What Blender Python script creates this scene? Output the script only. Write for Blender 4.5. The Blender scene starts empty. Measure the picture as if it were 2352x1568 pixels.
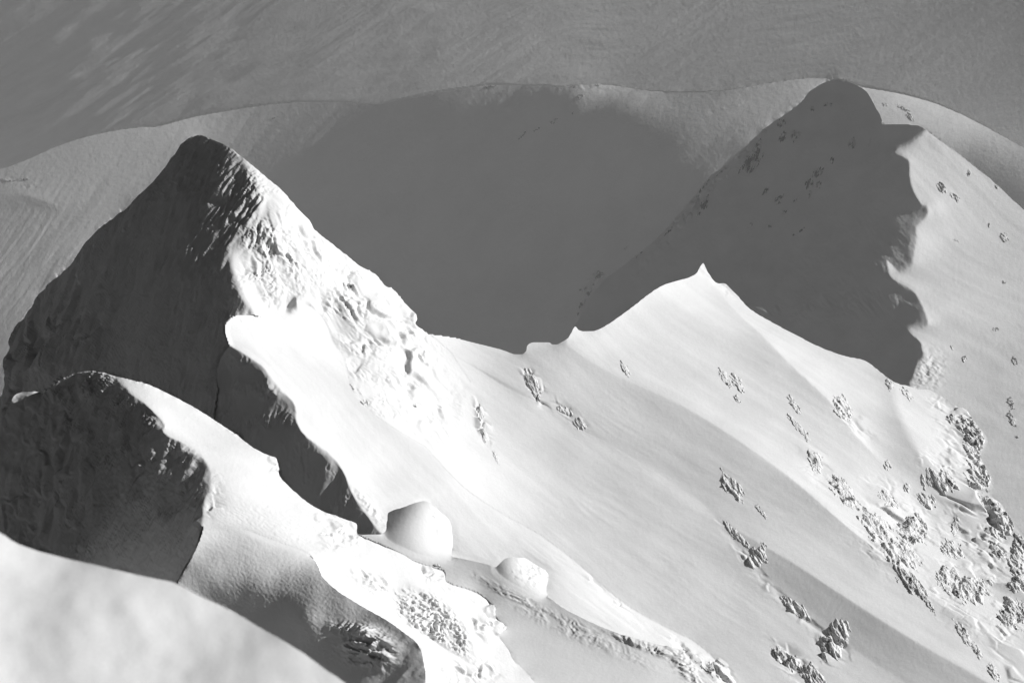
import bpy, math, time
import numpy as np
T0 = time.time()
R = math.radians
C = bpy.context.scene.collection
sc = bpy.context.scene

# ------------------------------------------------------------------ camera, sky, sun, exposure
PITCH = 20.0
HFOV = 24.0
CAM = np.array([0.0, 0.0, 1000.0])
cd = bpy.data.cameras.new('camera'); cam = bpy.data.objects.new('camera', cd); C.objects.link(cam)
cd.sensor_width = 36; cd.lens = 18 / math.tan(R(HFOV / 2))
cd.clip_start = 0.5; cd.clip_end = 60000
cam.location = CAM; cam.rotation_euler = (R(90 - PITCH), 0, 0)
cd.dof.use_dof = True; cd.dof.focus_distance = 230; cd.dof.aperture_fstop = 3.2
sc.camera = cam

SUN_AZ, SUN_EL = -8.0, 29.0          # degrees, azimuth from +x, turning to +y
S = np.array([math.cos(R(SUN_EL)) * math.cos(R(SUN_AZ)), math.cos(R(SUN_EL)) * math.sin(R(SUN_AZ)), math.sin(R(SUN_EL))])
from mathutils import Vector
sl = bpy.data.lights.new('sun', 'SUN'); so = bpy.data.objects.new('sun', sl); C.objects.link(so)
sl.energy = 5.0; sl.angle = R(0.6); sl.color = (1, 1, 1)
so.rotation_euler = Vector(-S).to_track_quat('-Z', 'Y').to_euler()

w = bpy.data.worlds.new('World'); sc.world = w; w.use_nodes = True
nt = w.node_tree; nt.nodes.clear()
sky = nt.nodes.new('ShaderNodeTexSky'); sky.sky_type = 'NISHITA'; sky.sun_disc = False
sky.sun_elevation = R(SUN_EL); sky.sun_rotation = R(90 - SUN_AZ); sky.altitude = 2500; sky.air_density = .22; sky.dust_density = 0.0
sep = nt.nodes.new('ShaderNodeSeparateColor')   # black and white photograph through a red filter
bg = nt.nodes.new('ShaderNodeBackground'); bg.inputs['Strength'].default_value = 0.05
wo = nt.nodes.new('ShaderNodeOutputWorld')
nt.links.new(sky.outputs[0], sep.inputs[0]); nt.links.new(sep.outputs[0], bg.inputs[0]); nt.links.new(bg.outputs[0], wo.inputs[0])
sc.view_settings.view_transform = 'Standard'; sc.view_settings.look = 'None'
sc.cycles.diffuse_bounces = 1
sc.view_settings.exposure = -0.04; sc.view_settings.gamma = 1; sc.view_settings.use_curve_mapping = False

# ------------------------------------------------------------------ ray geometry
FPX = 1176 / math.tan(R(HFOV / 2))
cp, sp = math.cos(R(PITCH)), math.sin(R(PITCH))
def rays(px, py):
    X = (px - 1176) / FPX; Y = (784 - py) / FPX
    return np.stack([X, cp + Y * sp, -sp + Y * cp], -1)
EX = np.array([1, 0, 0.]) / FPX
EY = -np.array([0, sp, cp]) / FPX          # one pixel downwards

# ------------------------------------------------------------------ noise
def _hash(i, j, k, s):
    n = (i * 374761393 + j * 668265263 + k * 2147483647 + s * 1274126177) & 0xffffffff
    n = ((n ^ (n >> 13)) * 1274126177) & 0xffffffff
    return (n ^ (n >> 16)) & 0xffffffff
G3 = np.random.RandomState(5).normal(size=(256, 3)); G3 /= np.linalg.norm(G3, axis=1)[:, None]
def perlin(P, seed=0):
    shp = P.shape[:-1]; P = P.reshape(-1, 3)
    F = np.floor(P); f = P - F; F = F.astype(np.int64)
    u = f * f * f * (f * (f * 6 - 15) + 10)
    out = np.zeros(len(P))
    for a in (0, 1):
        wa = u[:, 0] if a else 1 - u[:, 0]
        for b in (0, 1):
            wb = u[:, 1] if b else 1 - u[:, 1]
            for c in (0, 1):
                wc = u[:, 2] if c else 1 - u[:, 2]
                g = G3[_hash(F[:, 0] + a, F[:, 1] + b, F[:, 2] + c, seed) & 255]
                out += wa * wb * wc * ((f[:, 0] - a) * g[:, 0] + (f[:, 1] - b) * g[:, 1] + (f[:, 2] - c) * g[:, 2])
    return (out * 1.6).reshape(shp)
def fbm(P, octv=4, seed=0, gain=.5, ridged=False):
    r = 0; a = 1; t = 0
    for o in range(octv):
        n = perlin(P * (2.03 ** o) + o * 7.3, seed + o)
        if ridged: n = 1 - 2.2 * np.abs(n)
        r = r + a * n; t += a; a *= gain
    return r / t

# ------------------------------------------------------------------ curves and regions, traced over the photograph
def spl(pts, n=5):
    p = np.array(pts, float); out = []
    q = np.vstack([2 * p[0] - p[1], p, 2 * p[-1] - p[-2]])
    for i in range(1, len(q) - 2):
        for t in np.arange(n) / n:
            a, b, c, d = q[i - 1], q[i], q[i + 1], q[i + 2]
            out.append(.5 * ((2 * b) + (c - a) * t + (2 * a - 5 * b + 4 * c - d) * t * t + (3 * b - a - 3 * c + d) * t ** 3))
    out.append(p[-1]); return np.array(out)
X0, X1, Y0, Y1 = -240, 2592, -120, 1720

skyline = [(-240,440),(-100,412),(0,388),(60,366),(132,334),(220,308),(308,293),(365,289),(440,269),(528,253),(616,240),(704,233),(792,234),(858,239),(920,228),(1000,213),(1060,203),(1100,197),(1140,194),(1230,196),(1290,198),(1340,194),(1374,192),(1418,196),(1493,208),(1581,211),(1669,207),(1757,192),(1845,180),(1889,179),(1924,184),(1986,200),(2065,214),(2153,238),(2241,277),(2307,313),(2352,338),(2450,395),(2592,480)]
c_left = [(1250,860),(1290,800),(1325,740),(1375,655),(1440,600),(1510,545),(1572,475),(1625,409),(1682,365),(1717,330),(1757,291),(1805,260),(1836,236),(1858,209),(1889,190),(1924,181),(1951,187),(1981,202),(1999,220),(2010,242),(2021,260),(2028,280)]
c_horn = [(2017,285),(2065,284),(2109,287),(2127,297)]
c_term = [(2127,297),(2118,310),(2091,330),(2061,343),(2056,352),(2087,368),(2089,396),(2094,427),(2116,469),(2130,473),(2129,497),(2105,519),(2105,546),(2098,585),(2094,607),(2065,623),(2045,603),(2039,601),(2045,634),(2074,654),(2096,667),(2113,691),(2131,737),(2127,748),(2091,755),(2091,764),(2116,788),(2116,801),(2122,816),(2105,838),(2098,865),(2087,886),(2080,960)]
c_right = [(2127,297),(2153,317),(2197,348),(2241,383),(2285,418),(2352,480),(2450,560),(2592,690)]
d_crest = [(978,764),(1000,768),(1048,775),(1110,790),(1154,801),(1187,812),(1206,806),(1215,786),(1260,783),(1272,790),(1303,775),(1321,746),(1334,757),(1374,755),(1436,715),(1515,658),(1590,631),(1610,607),(1617,597),(1625,612),(1645,642),(1669,649),(1700,680),(1722,706),(1757,730),(1823,766),(1889,799),(1942,818),(1986,827),(2012,845),(2043,869),(2065,881),(2087,886),(2109,893),(2135,895),(2162,909),(2193,928),(2223,944),(2237,966),(2263,997),(2267,1023),(2252,1045),(2272,1080),(2283,1107),(2277,1133),(2303,1155),(2325,1190),(2352,1227),(2420,1330),(2592,1560)]
e_left = [(-240,1000),(-60,960),(0,912),(9,869),(20,807),(42,745),(73,701),(81,679),(119,640),(163,600),(207,543),(264,495),(339,424),(378,385),(396,363),(422,332),(440,316),(460,309)]
e_right = [(460,309),(484,319),(528,338),(554,358),(581,378),(616,407),(647,433),(686,477),(715,508),(722,525),(761,554),(818,600),(862,624),(889,655),(906,662),(928,688),(953,715),(958,737),(955,745),(981,763),(1035,811)]
k0 = [(1035,811),(1100,850),(1145,879),(1193,905),(1259,932),(1325,980),(1391,1015),(1479,1068),(1594,1139),(1643,1185),(1720,1270),(1790,1350),(1880,1430),(1990,1510),(2080,1568),(2250,1720)]
e_term = [(460,309),(502,325),(532,341),(568,380),(594,415),(612,459),(600,500),(570,530),(539,556),(530,587),(535,622),(550,662),(568,697),(590,723),(609,734)]
f_top = [(609,732),(634,723),(655,717),(675,714),(700,700),(722,710),(748,741),(766,785),(792,825),(805,886),(841,936),(898,980),(973,1024)]
k1 = [(973,1024),(1061,1117),(1149,1178),(1237,1227),(1325,1293),(1378,1341),(1444,1394),(1545,1451),(1589,1473),(1655,1526),(1690,1568),(1800,1720)]
f_blob = [(609,732),(590,726),(559,723),(532,728),(517,745),(517,767),(526,793)]
f_crest = [(526,795),(546,803),(572,820),(603,842),(620,864),(647,897),(673,923),(680,945),(679,960),(695,994),(726,1020),(761,1046),(788,1082),(810,1134),(836,1174),(862,1209),(876,1225)]
f_left = [(526,795),(506,820),(498,860),(503,900),(492,965),(480,1040)]
g_sil = [(-240,1010),(-60,985),(0,975),(13,945),(31,908),(53,899),(92,898),(96,905),(114,888),(145,866),(185,853),(229,853),(264,862),(308,873),(339,881),(387,903),(449,936),(497,967),(541,994),(576,1024),(616,1044),(634,1053),(643,1073),(643,1088),(664,1112),(704,1148),(748,1174),(792,1194),(814,1209),(822,1226)]
g_term = [(-240,1016),(0,985),(13,952),(40,912),(92,910),(100,905),(120,888),(150,868),(185,856),(229,855),(264,866),(286,888),(308,910),(334,928),(378,974),(372,988),(387,1002),(418,1016),(453,1038),(475,1064),(484,1090),(482,1117),(471,1143),(466,1174),(466,1209),(458,1240),(440,1280),(422,1310),(405,1345),(390,1420)]
l_sil = [(822,1226),(860,1243),(916,1268),(951,1288),(991,1301),(1021,1310),(1029,1337),(1096,1359),(1136,1394),(1140,1416),(1164,1442),(1149,1460),(1171,1495),(1180,1515),(1230,1568),(1330,1720)]
k2 = [(876,1225),(884,1222),(951,1251),(1039,1277),(1131,1299),(1190,1335),(1255,1367),(1307,1403),(1413,1451),(1501,1475),(1567,1493),(1600,1530),(1640,1568),(1740,1720)]
knoll = [(884,1224),(889,1187),(893,1174),(924,1163),(964,1150),(986,1152),(1012,1174),(1035,1196),(1041,1231),(1039,1273),(990,1262),(930,1243)]
i_right = [(560,1215),(640,1245),(700,1268),(726,1290),(739,1319),(770,1350),(806,1374),(885,1420),(929,1451),(964,1482),(977,1530),(980,1568),(985,1720)]
j_sil = [(-240,1100),(-100,1170),(0,1220),(35,1242),(88,1262),(176,1284),(264,1306),(352,1326),(405,1339),(462,1368),(528,1398),(594,1436),(651,1469),(700,1500),(753,1539),(797,1568),(1000,1720)]
u1 = [(1300,790),(1370,838),(1449,878),(1581,939),(1713,1022),(1823,1102),(1946,1206),(2043,1284),(2140,1370),(2260,1460),(2352,1520),(2592,1700)]
u2 = [(1622,600),(1660,680),(1775,799),(1845,865),(1907,922),(1955,983),(2021,1058),(2087,1130),(2150,1220),(2200,1290),(2290,1380),(2352,1435),(2592,1640)]
u3 = [(2043,869),(2060,940),(2087,1000),(2130,1060),(2200,1130),(2240,1200),(2300,1290),(2352,1360),(2592,1600)]
u0 = [(1600,1120),(1691,1213),(1823,1293),(1977,1394),(2131,1490),(2263,1565),(2500,1720)]
facet = [(938,1339),(999,1363),(1039,1398),(1070,1438),(1087,1482),(1087,1526),(1040,1500),(985,1465),(930,1432),(900,1390),(895,1350)]
BL, BR, TL, TR = (-240, 1720), (2592, 1720), (-240, -120), (2592, -120)
def poly(*parts):
    out = []
    for p in parts:
        if isinstance(p, np.ndarray): out += [tuple(q) for q in p]
        elif isinstance(p, tuple): out.append(p)
        elif len(p) < 2: out += list(p)
        else: out += [tuple(q) for q in spl(p)]
    return np.array(out)
rev = lambda l: list(reversed(l))

# region: name, polygon, object, amb+haze guess, (azimuth, slope) reference, kind of controls, controls (x, y, tone or c)
def lin(t): return np.where(t <= .04045, t / 12.92, ((t + .055) / 1.055) ** 2.4)
REG = []
def region(name, pol, obj, haze, ref, ctl, raw=False, inside=None):
    ctl = np.array(ctl, float)
    if not raw: ctl[:, 2] = (lin(ctl[:, 2]) - haze - .015) / KSUN + np.clip(ctl[:, 2] - .93, 0, 1) * .4
    REG.append(dict(name=name, poly=pol, obj=obj, ref=ref, ctl=ctl, inside=inside))
KSUN = 1.13
region('plain', None, 'snowfield', .13, (-125, 30), [(0,0,.42),(300,100,.45),(0,350,.385),(200,280,.41),(500,220,.45),(900,60,.52),(800,180,.47),(1400,60,.54),(1500,150,.51),(2000,60,.52),(2352,20,.43),(2200,180,.49),(2100,130,.53),(2352,280,.47),(2592,300,.45),(-240,200,.4),(400,0,.47)])
region('far_hill', poly(skyline, BR, BL), 'far_hill', .12, (-100, 30),
       [(100,380,.17),(300,330,.17),(200,480,.2),(420,300,.16),(0,600,.19),(100,560,.2),(0,780,.13),(600,290,.065),(760,250,.06),(700,330,.03),(620,420,.02),(820,330,.0),(900,270,.02),
        (800,450,.0),(1000,300,.0),(1000,240,.08),(1150,220,.13),(1150,275,.01),(1300,205,.25),(1340,203,.45),(1390,203,.5),(1440,208,.4),(1280,240,-.05),(1400,250,-.12),(1500,240,.2),(1560,262,.1),(1650,250,.13),(1700,290,.11),(1640,330,.05),(1800,230,.15),(1750,260,.17),
        (1500,320,-.1),(1400,400,-.06),(1600,390,.04),(1100,500,-.02),(1000,700,-.06),(1300,650,-.12),(700,520,.012),(1500,480,-.03),(900,560,-.02),(1250,500,-.06),
        (2060,240,.45),(2110,265,.4),(2020,215,.35),(2200,290,.45),(2280,330,.3),(2352,370,.2),(2240,350,.1),(2352,430,.05),(2592,560,.05),(-240,600,.2)], raw=True)
region('far_fold', poly([(-240,452),(0,446),(50,447),(85,455),(128,473),(100,478),(60,470),(0,472),(-240,480)]), 'far_hill', .12, (-120, 38), [(0,458,-.1),(60,458,-.05),(-200,460,-.1),(110,470,.05)], raw=True)
region('peak_shade', poly(c_left, c_horn, c_term, (2050,1000),(1300,1000)), 'far_peak', .1, (-128, 46),
       [(1950,250,-.08),(1800,350,-.08),(2050,300,-.12),(2000,450,-.12),(1700,500,-.1),(1950,600,-.12),(1500,650,-.08),(2050,560,-.03),(1750,690,.07),(1900,690,.08),(2030,680,.09),(1850,720,-.02),(2000,720,-.12),(2080,720,-.1),(2050,800,-.15),(2070,650,.05),(1700,720,.0),(1400,720,-.08)], raw=True)
region('peak_lit', poly(c_right, (2592,1720),(2080,1200),(2060,960), rev(c_term)), 'far_peak', .08, (-30, 38),
       [(2127,300,.8),(2080,350,.86),(2100,400,.87),(2200,400,.85),(2280,450,.8),(2352,520,.8),(2150,500,.87),(2250,600,.85),(2352,700,.82),(2140,640,.88),(2080,640,.92),(2150,760,.86),(2250,800,.83),(2352,900,.8),(2160,860,.87),(2250,930,.8),(2352,1050,.8),(2300,1100,.8),(2592,900,.8),(2592,1300,.8)])
region('slope_a', poly(d_crest, BR, BL, (600,1500)), 'mountain_slope', .04, (-38, 38),
       [(1000,775,.93),(1110,800,.88),(1200,830,.83),(1320,840,.83),(1145,850,.85),(1259,900,.77),(1350,930,.77),(1400,1000,.71),(1500,1055,.69),(1600,1125,.67),(1400,870,.8),(1500,915,.77),(1581,955,.75),(1550,1020,.73),(1713,1040,.74),(1700,1150,.74),(1823,1120,.75),(1946,1225,.76),(1800,1220,.78),(1720,1200,.76),(2043,1305,.78),(2140,1395,.8),(1900,1310,.82),(1850,1290,.84),(2000,1385,.85),(2050,1420,.86),(2250,1500,.85),(2352,1560,.85),(2200,1480,.8),(2592,1720,.85)])
region('slope_z', poly(k0, (2700,1720), rev(u0)), 'mountain_slope', .04, (-32, 38), [(1691,1225,.68),(1823,1305,.63),(1850,1400,.68),(1977,1405,.6),(1950,1470,.66),(2131,1500,.62),(2200,1560,.7),(1640,1178,.7),(2400,1700,.7)], inside=('slope_a','slope_z','slope_b','slope_c'))
region('slope_b', poly(u1, (2592,1640), rev(u2), (1617,590), (1300,700)), 'mountain_slope', .04, (-40, 38),
       [(1260,790,.9),(1325,770,.96),(1374,775,.97),(1436,740,.96),(1515,690,.95),(1600,650,.97),(1660,720,.92),(1436,850,.87),(1500,800,.9),(1600,850,.88),(1700,830,.86),(1760,810,.83),(1500,880,.88),(1600,935,.9),(1730,1015,.92),(1840,880,.81),(1900,935,.8),(1780,980,.87),(1850,1100,.95),(1950,1000,.81),(2015,1070,.83),(1955,1190,.96),(2000,1080,.9),(2080,1160,.93),(2050,1270,.95),(2150,1280,.93),(2260,1420,.9),(2352,1500,.88),(2592,1680,.88),(2150,1360,.93)], inside=('slope_a','slope_z','slope_b','slope_c'))
region('slope_c', poly(u2, (2592,1600), rev(u3), (2043,850),(1617,580)), 'mountain_slope', .04, (-40, 38),
       [(1630,630,.97),(1700,700,.96),(1800,780,.94),(1900,850,.93),(1980,850,.9),(1850,840,.95),(1925,920,.95),(1985,990,.95),(2020,920,.86),(2030,1000,.84),(2060,1050,.8),(2000,1020,.92),(2090,1070,.76),(2110,1120,.8),(2160,1180,.82),(2140,1210,.9),(2220,1280,.85),(2300,1370,.85),(2592,1620,.85)], inside=('slope_a','slope_z','slope_b','slope_c'))
region('slope_d', poly(u3, BR, (2700,1500), rev(d_crest[30:])), 'mountain_slope', .04, (-35, 40),
       [(2070,900,.92),(2100,960,.95),(2150,1020,.95),(2180,960,.9),(2220,1000,.8),(2230,1080,.9),(2210,1120,.88),(2260,1200,.8),(2300,1260,.86),(2352,1330,.86),(2592,1560,.85)], inside=('slope_a','slope_z','slope_b','slope_c'))
region('rib_slope', poly([(1035,811)], k0, BL, (900,1500), (800,800),(955,745)), 'mountain_slope', .03, (-38, 40),
       [(990,800,.97),(1050,850,.95),(1000,880,1.),(1100,930,.95),(1050,980,1.),(1150,930,.86),(1250,970,.84),(1150,1050,.95),(1080,1100,.98),(1250,1080,.86),(1180,1150,.91),(1325,1020,.81),(1350,1100,.81),(1300,1200,.84),(1400,1200,.78),(1479,1110,.78),(1350,1300,.83),(1500,1250,.77),(1600,1200,.77),(1600,1320,.76),(1500,1400,.77),(1700,1330,.76),(1700,1450,.76),(1850,1450,.75),(1800,1550,.77),(1640,1500,.78),(2000,1600,.77)])
region('peak_rough', poly(e_right, (1080,880),(1085,950),(1075,1040),(1061,1117), (900,1100),(600,740), rev(e_term)), 'snow_peak', .02, (-46, 47),
       [(530,350,1.),(600,410,1.),(660,480,1.),(640,520,1.),(605,475,.68),(590,520,.6),(560,545,.6),(600,590,.8),(640,590,.9),(700,560,1.),(545,600,1.),(560,650,1.),(600,700,1.),(580,600,.75),(620,660,.95),(740,620,1.),(800,640,1.),(850,680,1.),(930,720,1.),(700,660,.97),(780,700,.97),(800,770,.8),(770,760,.85),(860,800,1.),(900,900,1.),(960,840,1.),(900,960,1.),(1000,950,1.),(1050,1050,.99)])
region('notch', np.array([(654,719),(660,703),(668,690),(678,680),(683,697),(685,714),(676,712),(666,716)]), 'snow_peak', .02, (-165, 70), [(665,700,-.3),(675,705,-.3),(680,690,-.3),(660,712,-.3)], raw=True)
region('peak_dark', poly(e_left, e_term, (640,800),(700,1300),(-240,1500)), 'snow_peak', .02, (-132, 62),
       [(520,340,.1),(560,385,.16),(585,430,.22),(600,470,.3),(575,505,.16),(540,370,.08),(500,345,-.02),(500,380,-.03),(540,430,.06),(460,330,-.12),(425,365,-.16),(450,420,-.1),(520,500,.02),(300,600,-.25),(380,450,-.15),(100,800,-.3),(250,850,-.28),(450,700,-.2),(450,880,-.25),(500,640,-.12),(560,750,-.15),(20,900,-.35),(140,640,-.3)], raw=True)
region('shoulder', poly(f_top, k1, BL, (700,1400), (876,1225), rev(f_crest), rev(f_blob)), 'snow_shoulder', .02, (-45, 40),
       [(540,740,1.),(525,770,.93),(600,760,1.),(650,740,1.),(700,720,1.),(650,800,1.),(700,820,.99),(760,870,.97),(600,830,.97),(640,870,.97),(720,920,.95),(820,960,.94),(700,970,1.),(760,1020,.98),(800,1080,.99),(850,1050,.95),(840,1150,.96),(900,1130,.94),(950,1060,.94),(1050,1150,.93),(1000,1140,.92),(1100,1230,.9),(1180,1275,.83),(1270,1330,.83),(1150,1210,.93),(1280,1300,.92),(1300,1370,.9),(1370,1360,.96),(1400,1420,.95),(1500,1450,.97),(1600,1500,.97),(1660,1550,.93),(1750,1700,.93)])
region('shoulder_face', poly(f_crest, (876,1300),(480,1300), rev(f_left)), 'snow_shoulder', .02, (-135, 60),
       [(540,820,-.05),(600,900,-.08),(520,900,-.12),(600,1000,-.15),(660,950,-.05),(700,1050,-.05),(780,1150,-.08),(850,1210,.02),(650,1100,-.15)], raw=True)
region('bench', poly(k2, BL, (700,1500),(800,1226)), 'snow_bench', .02, (-45, 30),
       [(850,1235,.82),(900,1250,.73),(1000,1285,.74),(1100,1320,.76),(1180,1380,.76),(1250,1400,.74),(1350,1450,.73),(1200,1460,.84),(1300,1500,.82),(1450,1490,.74),(1530,1500,.85),(1250,1560,.84),(1400,1550,.84),(1550,1550,.85),(1050,1340,.76),(1620,1700,.85)])
region('knoll', poly(knoll[:9], (1040,1262), (1038,1286), (990,1278), (955,1270), (915,1250), (886,1236)), 'snow_bench', .02, (-60, 45),
       [(900,1210,.25),(905,1188,.27),(930,1175,.33),(922,1205,.4),(955,1160,.4),(945,1190,.65),(965,1200,.95),(940,1235,.85),(980,1170,1.),(1010,1200,1.),(990,1240,1.),(1025,1250,1.)])
region('mound', poly([(1138,1302),(1150,1288),(1167,1278),(1190,1278),(1211,1281),(1241,1301),(1256,1309),(1262,1322),(1257,1345),(1254,1374),(1215,1358),(1172,1335),(1142,1314)]), 'snow_bench', .02, (-50, 42), [(1142,1300,.1),(1155,1288,.3),(1165,1295,.97),(1200,1300,1.),(1230,1320,1.),(1250,1340,1.),(1190,1320,1.)])
region('lobe', poly(l_sil, BL, (600,1500),(540,1100),(822,1200)), 'snow_crest', .02, (-55, 42),
       [(830,1260,1.),(900,1290,1.),(950,1320,.99),(1000,1345,1.),(1080,1390,1.),(1110,1440,1.),(1120,1500,1.),(1180,1560,.93),(1100,1560,.95),(760,1310,1.),(800,1300,.97),(850,1360,1.),(950,1430,1.),(1000,1490,1.),(1050,1560,1.),(1200,1700,.93),(1000,1700,1.)])
region('lobe_facet', poly(facet), 'snow_crest', .02, (-70, 50), [(950,1370,.86),(930,1400,.9),(1000,1420,.86),(1050,1450,.87),(1060,1500,.9),(980,1445,.9)])
region('crest_lit', poly(g_sil, [(822,1226),(825,1270),(760,1290),(726,1284)], rev(i_right[:3]), (440,1300), rev(g_term)), 'snow_crest', .02, (-45, 36),
       [(60,905,.85),(270,866,.9),(320,890,1.),(400,930,1.),(370,950,1.),(500,990,1.),(450,990,.98),(400,990,1.),(600,1060,1.),(560,1050,.97),(460,1030,.95),(520,1070,.93),(500,1105,.8),(490,1140,.78),(545,1110,1.),(600,1130,1.),(640,1100,1.),(560,1150,.97),(500,1180,.9),(480,1230,.87),(540,1200,.9),(620,1190,.99),(700,1180,1.),(780,1220,1.),(680,1240,1.),(600,1220,.92),(760,1260,1.)])
region('crest_dark', poly(g_term, (300,1500), BL), 'snow_crest', .02, (-140, 68),
       [(200,870,.02),(150,890,.0),(260,890,.0),(180,950,-.08),(100,1000,-.2),(30,1100,-.4),(300,960,-.1),(340,1000,-.15),(250,1050,-.25),(400,1040,-.02),(440,1080,-.05),(380,1130,-.2),(300,1200,-.25),(440,1200,-.3),(400,1280,-.3),(150,1200,-.35),(60,950,-.05)], raw=True)
region('buttress', poly([(380,985),(387,1002),(418,1016),(453,1038),(475,1064),(484,1090),(482,1117),(471,1143),(466,1209),(458,1240),(440,1280),(405,1345),(300,1345),(200,1320),(188,1260),(205,1215),(260,1165),(310,1115),(340,1075),(336,1040),(352,1005)]), 'snow_crest', .02, (-134, 62), [(400,1020,-.02),(450,1080,-.04),(380,1060,-.1),(330,1180,-.2),(440,1180,-.2),(250,1240,-.25),(400,1290,-.3),(420,1130,-.1)], raw=True, inside=('crest_dark',))
region('hollow', poly(i_right, BL, (405,1345),(422,1310),(440,1280),(458,1240),(470,1200)), 'snow_hollow', .02, (-75, 40),
       [(480,1240,.86),(560,1230,.86),(640,1260,.82),(700,1280,.82),(520,1280,.74),(600,1290,.76),(450,1290,.72),(430,1330,.62),(660,1330,.5),(560,1330,.4),(480,1350,.36),(740,1360,.5),(560,1380,.15),(650,1390,.2),(760,1400,.3),(700,1440,.2),(650,1460,.15),(820,1420,.34),(780,1480,.22),(880,1450,.38),(850,1510,.3),(930,1480,.42),(950,1530,.48),(880,1568,.35),(960,1568,.52),(800,1620,.2)])
region('foreground', poly(j_sil, BL), 'foreground_bank', .02, (-50, 28),
       [(20,1260,0.88),(100,1300,0.80),(30,1400,0.83),(200,1330,0.72),(130,1400,0.75),(240,1400,0.88),(350,1370,0.77),(420,1400,0.79),(300,1460,0.72),(400,1480,0.85),(150,1500,0.80),(80,1480,0.72),(250,1550,0.83),(500,1470,0.79),(470,1540,0.70),(600,1500,0.77),(640,1560,0.85),(560,1568,0.72),(0,1550,0.85),(740,1568,0.77),(100,1640,0.79),(-200,1400,0.83),(500,1680,0.79)])
NAMES = [r['name'] for r in REG]; ID = {n: i for i, n in enumerate(NAMES)}
far = {'plain'}; 
def cutset():
    cs = set()
    def cut(a, b):
        for x in a:
            for y in b:
                if x != y: cs.add((ID[x], ID[y])); cs.add((ID[y], ID[x]))
    cut(['plain'], NAMES); cut(['far_hill', 'far_fold'], [n for n in NAMES if n not in ('far_hill', 'far_fold')])
    cut(['peak_shade', 'peak_lit'], [n for n in NAMES if n not in ('peak_shade', 'peak_lit')])
    cut(['foreground'], NAMES)
    cut(['peak_dark'], ['shoulder', 'shoulder_face', 'crest_dark', 'crest_lit', 'slope_a'])
    near = ['crest_lit', 'crest_dark', 'lobe', 'lobe_facet', 'hollow']
    cut(['buttress'], ['hollow'])
    cut(near + ['buttress'], ['shoulder', 'shoulder_face', 'peak_dark', 'peak_rough', 'bench', 'knoll', 'mound', 'rib_slope', 'slope_a'])
    cut(['hollow'], ['lobe', 'lobe_facet', 'crest_dark'])
    cut(['shoulder_face'], ['peak_rough']); cut(['bench', 'knoll', 'mound'], ['shoulder', 'shoulder_face', 'rib_slope', 'slope_a', 'slope_z', 'peak_rough', 'peak_dark'])
    return cs
CUT = cutset()
ANCH = [(1400,100,3900,1e-3),(1400,230,3200,1e-3),(1924,190,1950,1e-3),(460,330,238,1e-3),(500,850,227,5e-4),(60,850,227,5e-4),(560,880,214,5e-4),(200,900,75,1e-3),(1100,1350,178,8e-4),(700,1430,67,5e-4),(300,1400,15.0,1e-3)]   # x, y, metres, weight: depths along the ridge

# ------------------------------------------------------------------ raster, interpolation, solver
def fill(polyg, xs, ys):
    m = np.zeros((len(ys), len(xs)), bool)
    a = polyg; b = np.roll(polyg, -1, 0)
    for r, y in enumerate(ys):
        k = ((a[:, 1] <= y) & (b[:, 1] > y)) | ((b[:, 1] <= y) & (a[:, 1] > y))
        if k.any():
            t = (y - a[k, 1]) / (b[k, 1] - a[k, 1]); xc = a[k, 0] + t * (b[k, 0] - a[k, 0])
            m[r] = (np.sum(xs[:, None] > xc[None, :], 1) % 2) == 1
    return m
def labels(xs, ys):
    L = np.zeros((len(ys), len(xs)), np.int16)
    for i, r in enumerate(REG):
        if r['poly'] is None: continue
        m = fill(r['poly'], xs, ys)
        if r['inside']: m &= np.isin(L, [ID[n] for n in r['inside']])
        L[m] = i
    return L
def tps(ctl, X, Y, smooth=0.02):
    P = ctl[:, :2] / 400.; n = len(P)
    def U(r2): return np.where(r2 > 1e-12, .5 * r2 * np.log(r2 + 1e-12), 0)
    K = U(((P[:, None] - P[None]) ** 2).sum(-1)) + np.eye(n) * smooth
    Q = np.hstack([np.ones((n, 1)), P])
    M = np.block([[K, Q], [Q.T, np.zeros((3, 3))]])
    s = np.linalg.solve(M, np.concatenate([ctl[:, 2], np.zeros(3)]))
    x = X / 400.; y = Y / 400.; o = s[n] + s[n + 1] * x + s[n + 2] * y
    for i in range(n): o += s[i] * U((x - P[i, 0]) ** 2 + (y - P[i, 1]) ** 2)
    return np.clip(o, ctl[:, 2].min(), ctl[:, 2].max())
def refn(az, sl_): return np.array([math.cos(R(az)) * math.sin(R(sl_)), math.sin(R(az)) * math.sin(R(sl_)), math.cos(R(sl_))])
def with_c(n0, c):
    t = n0 - (n0 @ S)[..., None] * S; t /= np.linalg.norm(t, axis=-1)[..., None] + 1e-9
    c = np.clip(c, -.6, .93)
    return c[..., None] * S + np.sqrt(1 - c ** 2)[..., None] * t
def dct2(a):
    def f(a):
        n = a.shape[-1]; v = np.concatenate([a[..., ::2], a[..., 1::2][..., ::-1]], -1)
        return (np.fft.fft(v) * np.exp(-1j * np.pi * np.arange(n) / (2 * n))).real
    return f(f(a).T).T
def idct2(a):
    def f(a):
        n = a.shape[-1]; k = np.arange(n); v = a.astype(complex).copy()
        v[..., 1:] = v[..., 1:] - 1j * a[..., :0:-1]
        v = v * np.exp(1j * np.pi * k / (2 * n))
        v = np.fft.ifft(v).real; o = np.empty_like(a)
        o[..., ::2] = v[..., :(n + 1) // 2]; o[..., 1::2] = v[..., (n + 1) // 2:][..., ::-1]; return o
    return f(f(a).T).T
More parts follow.
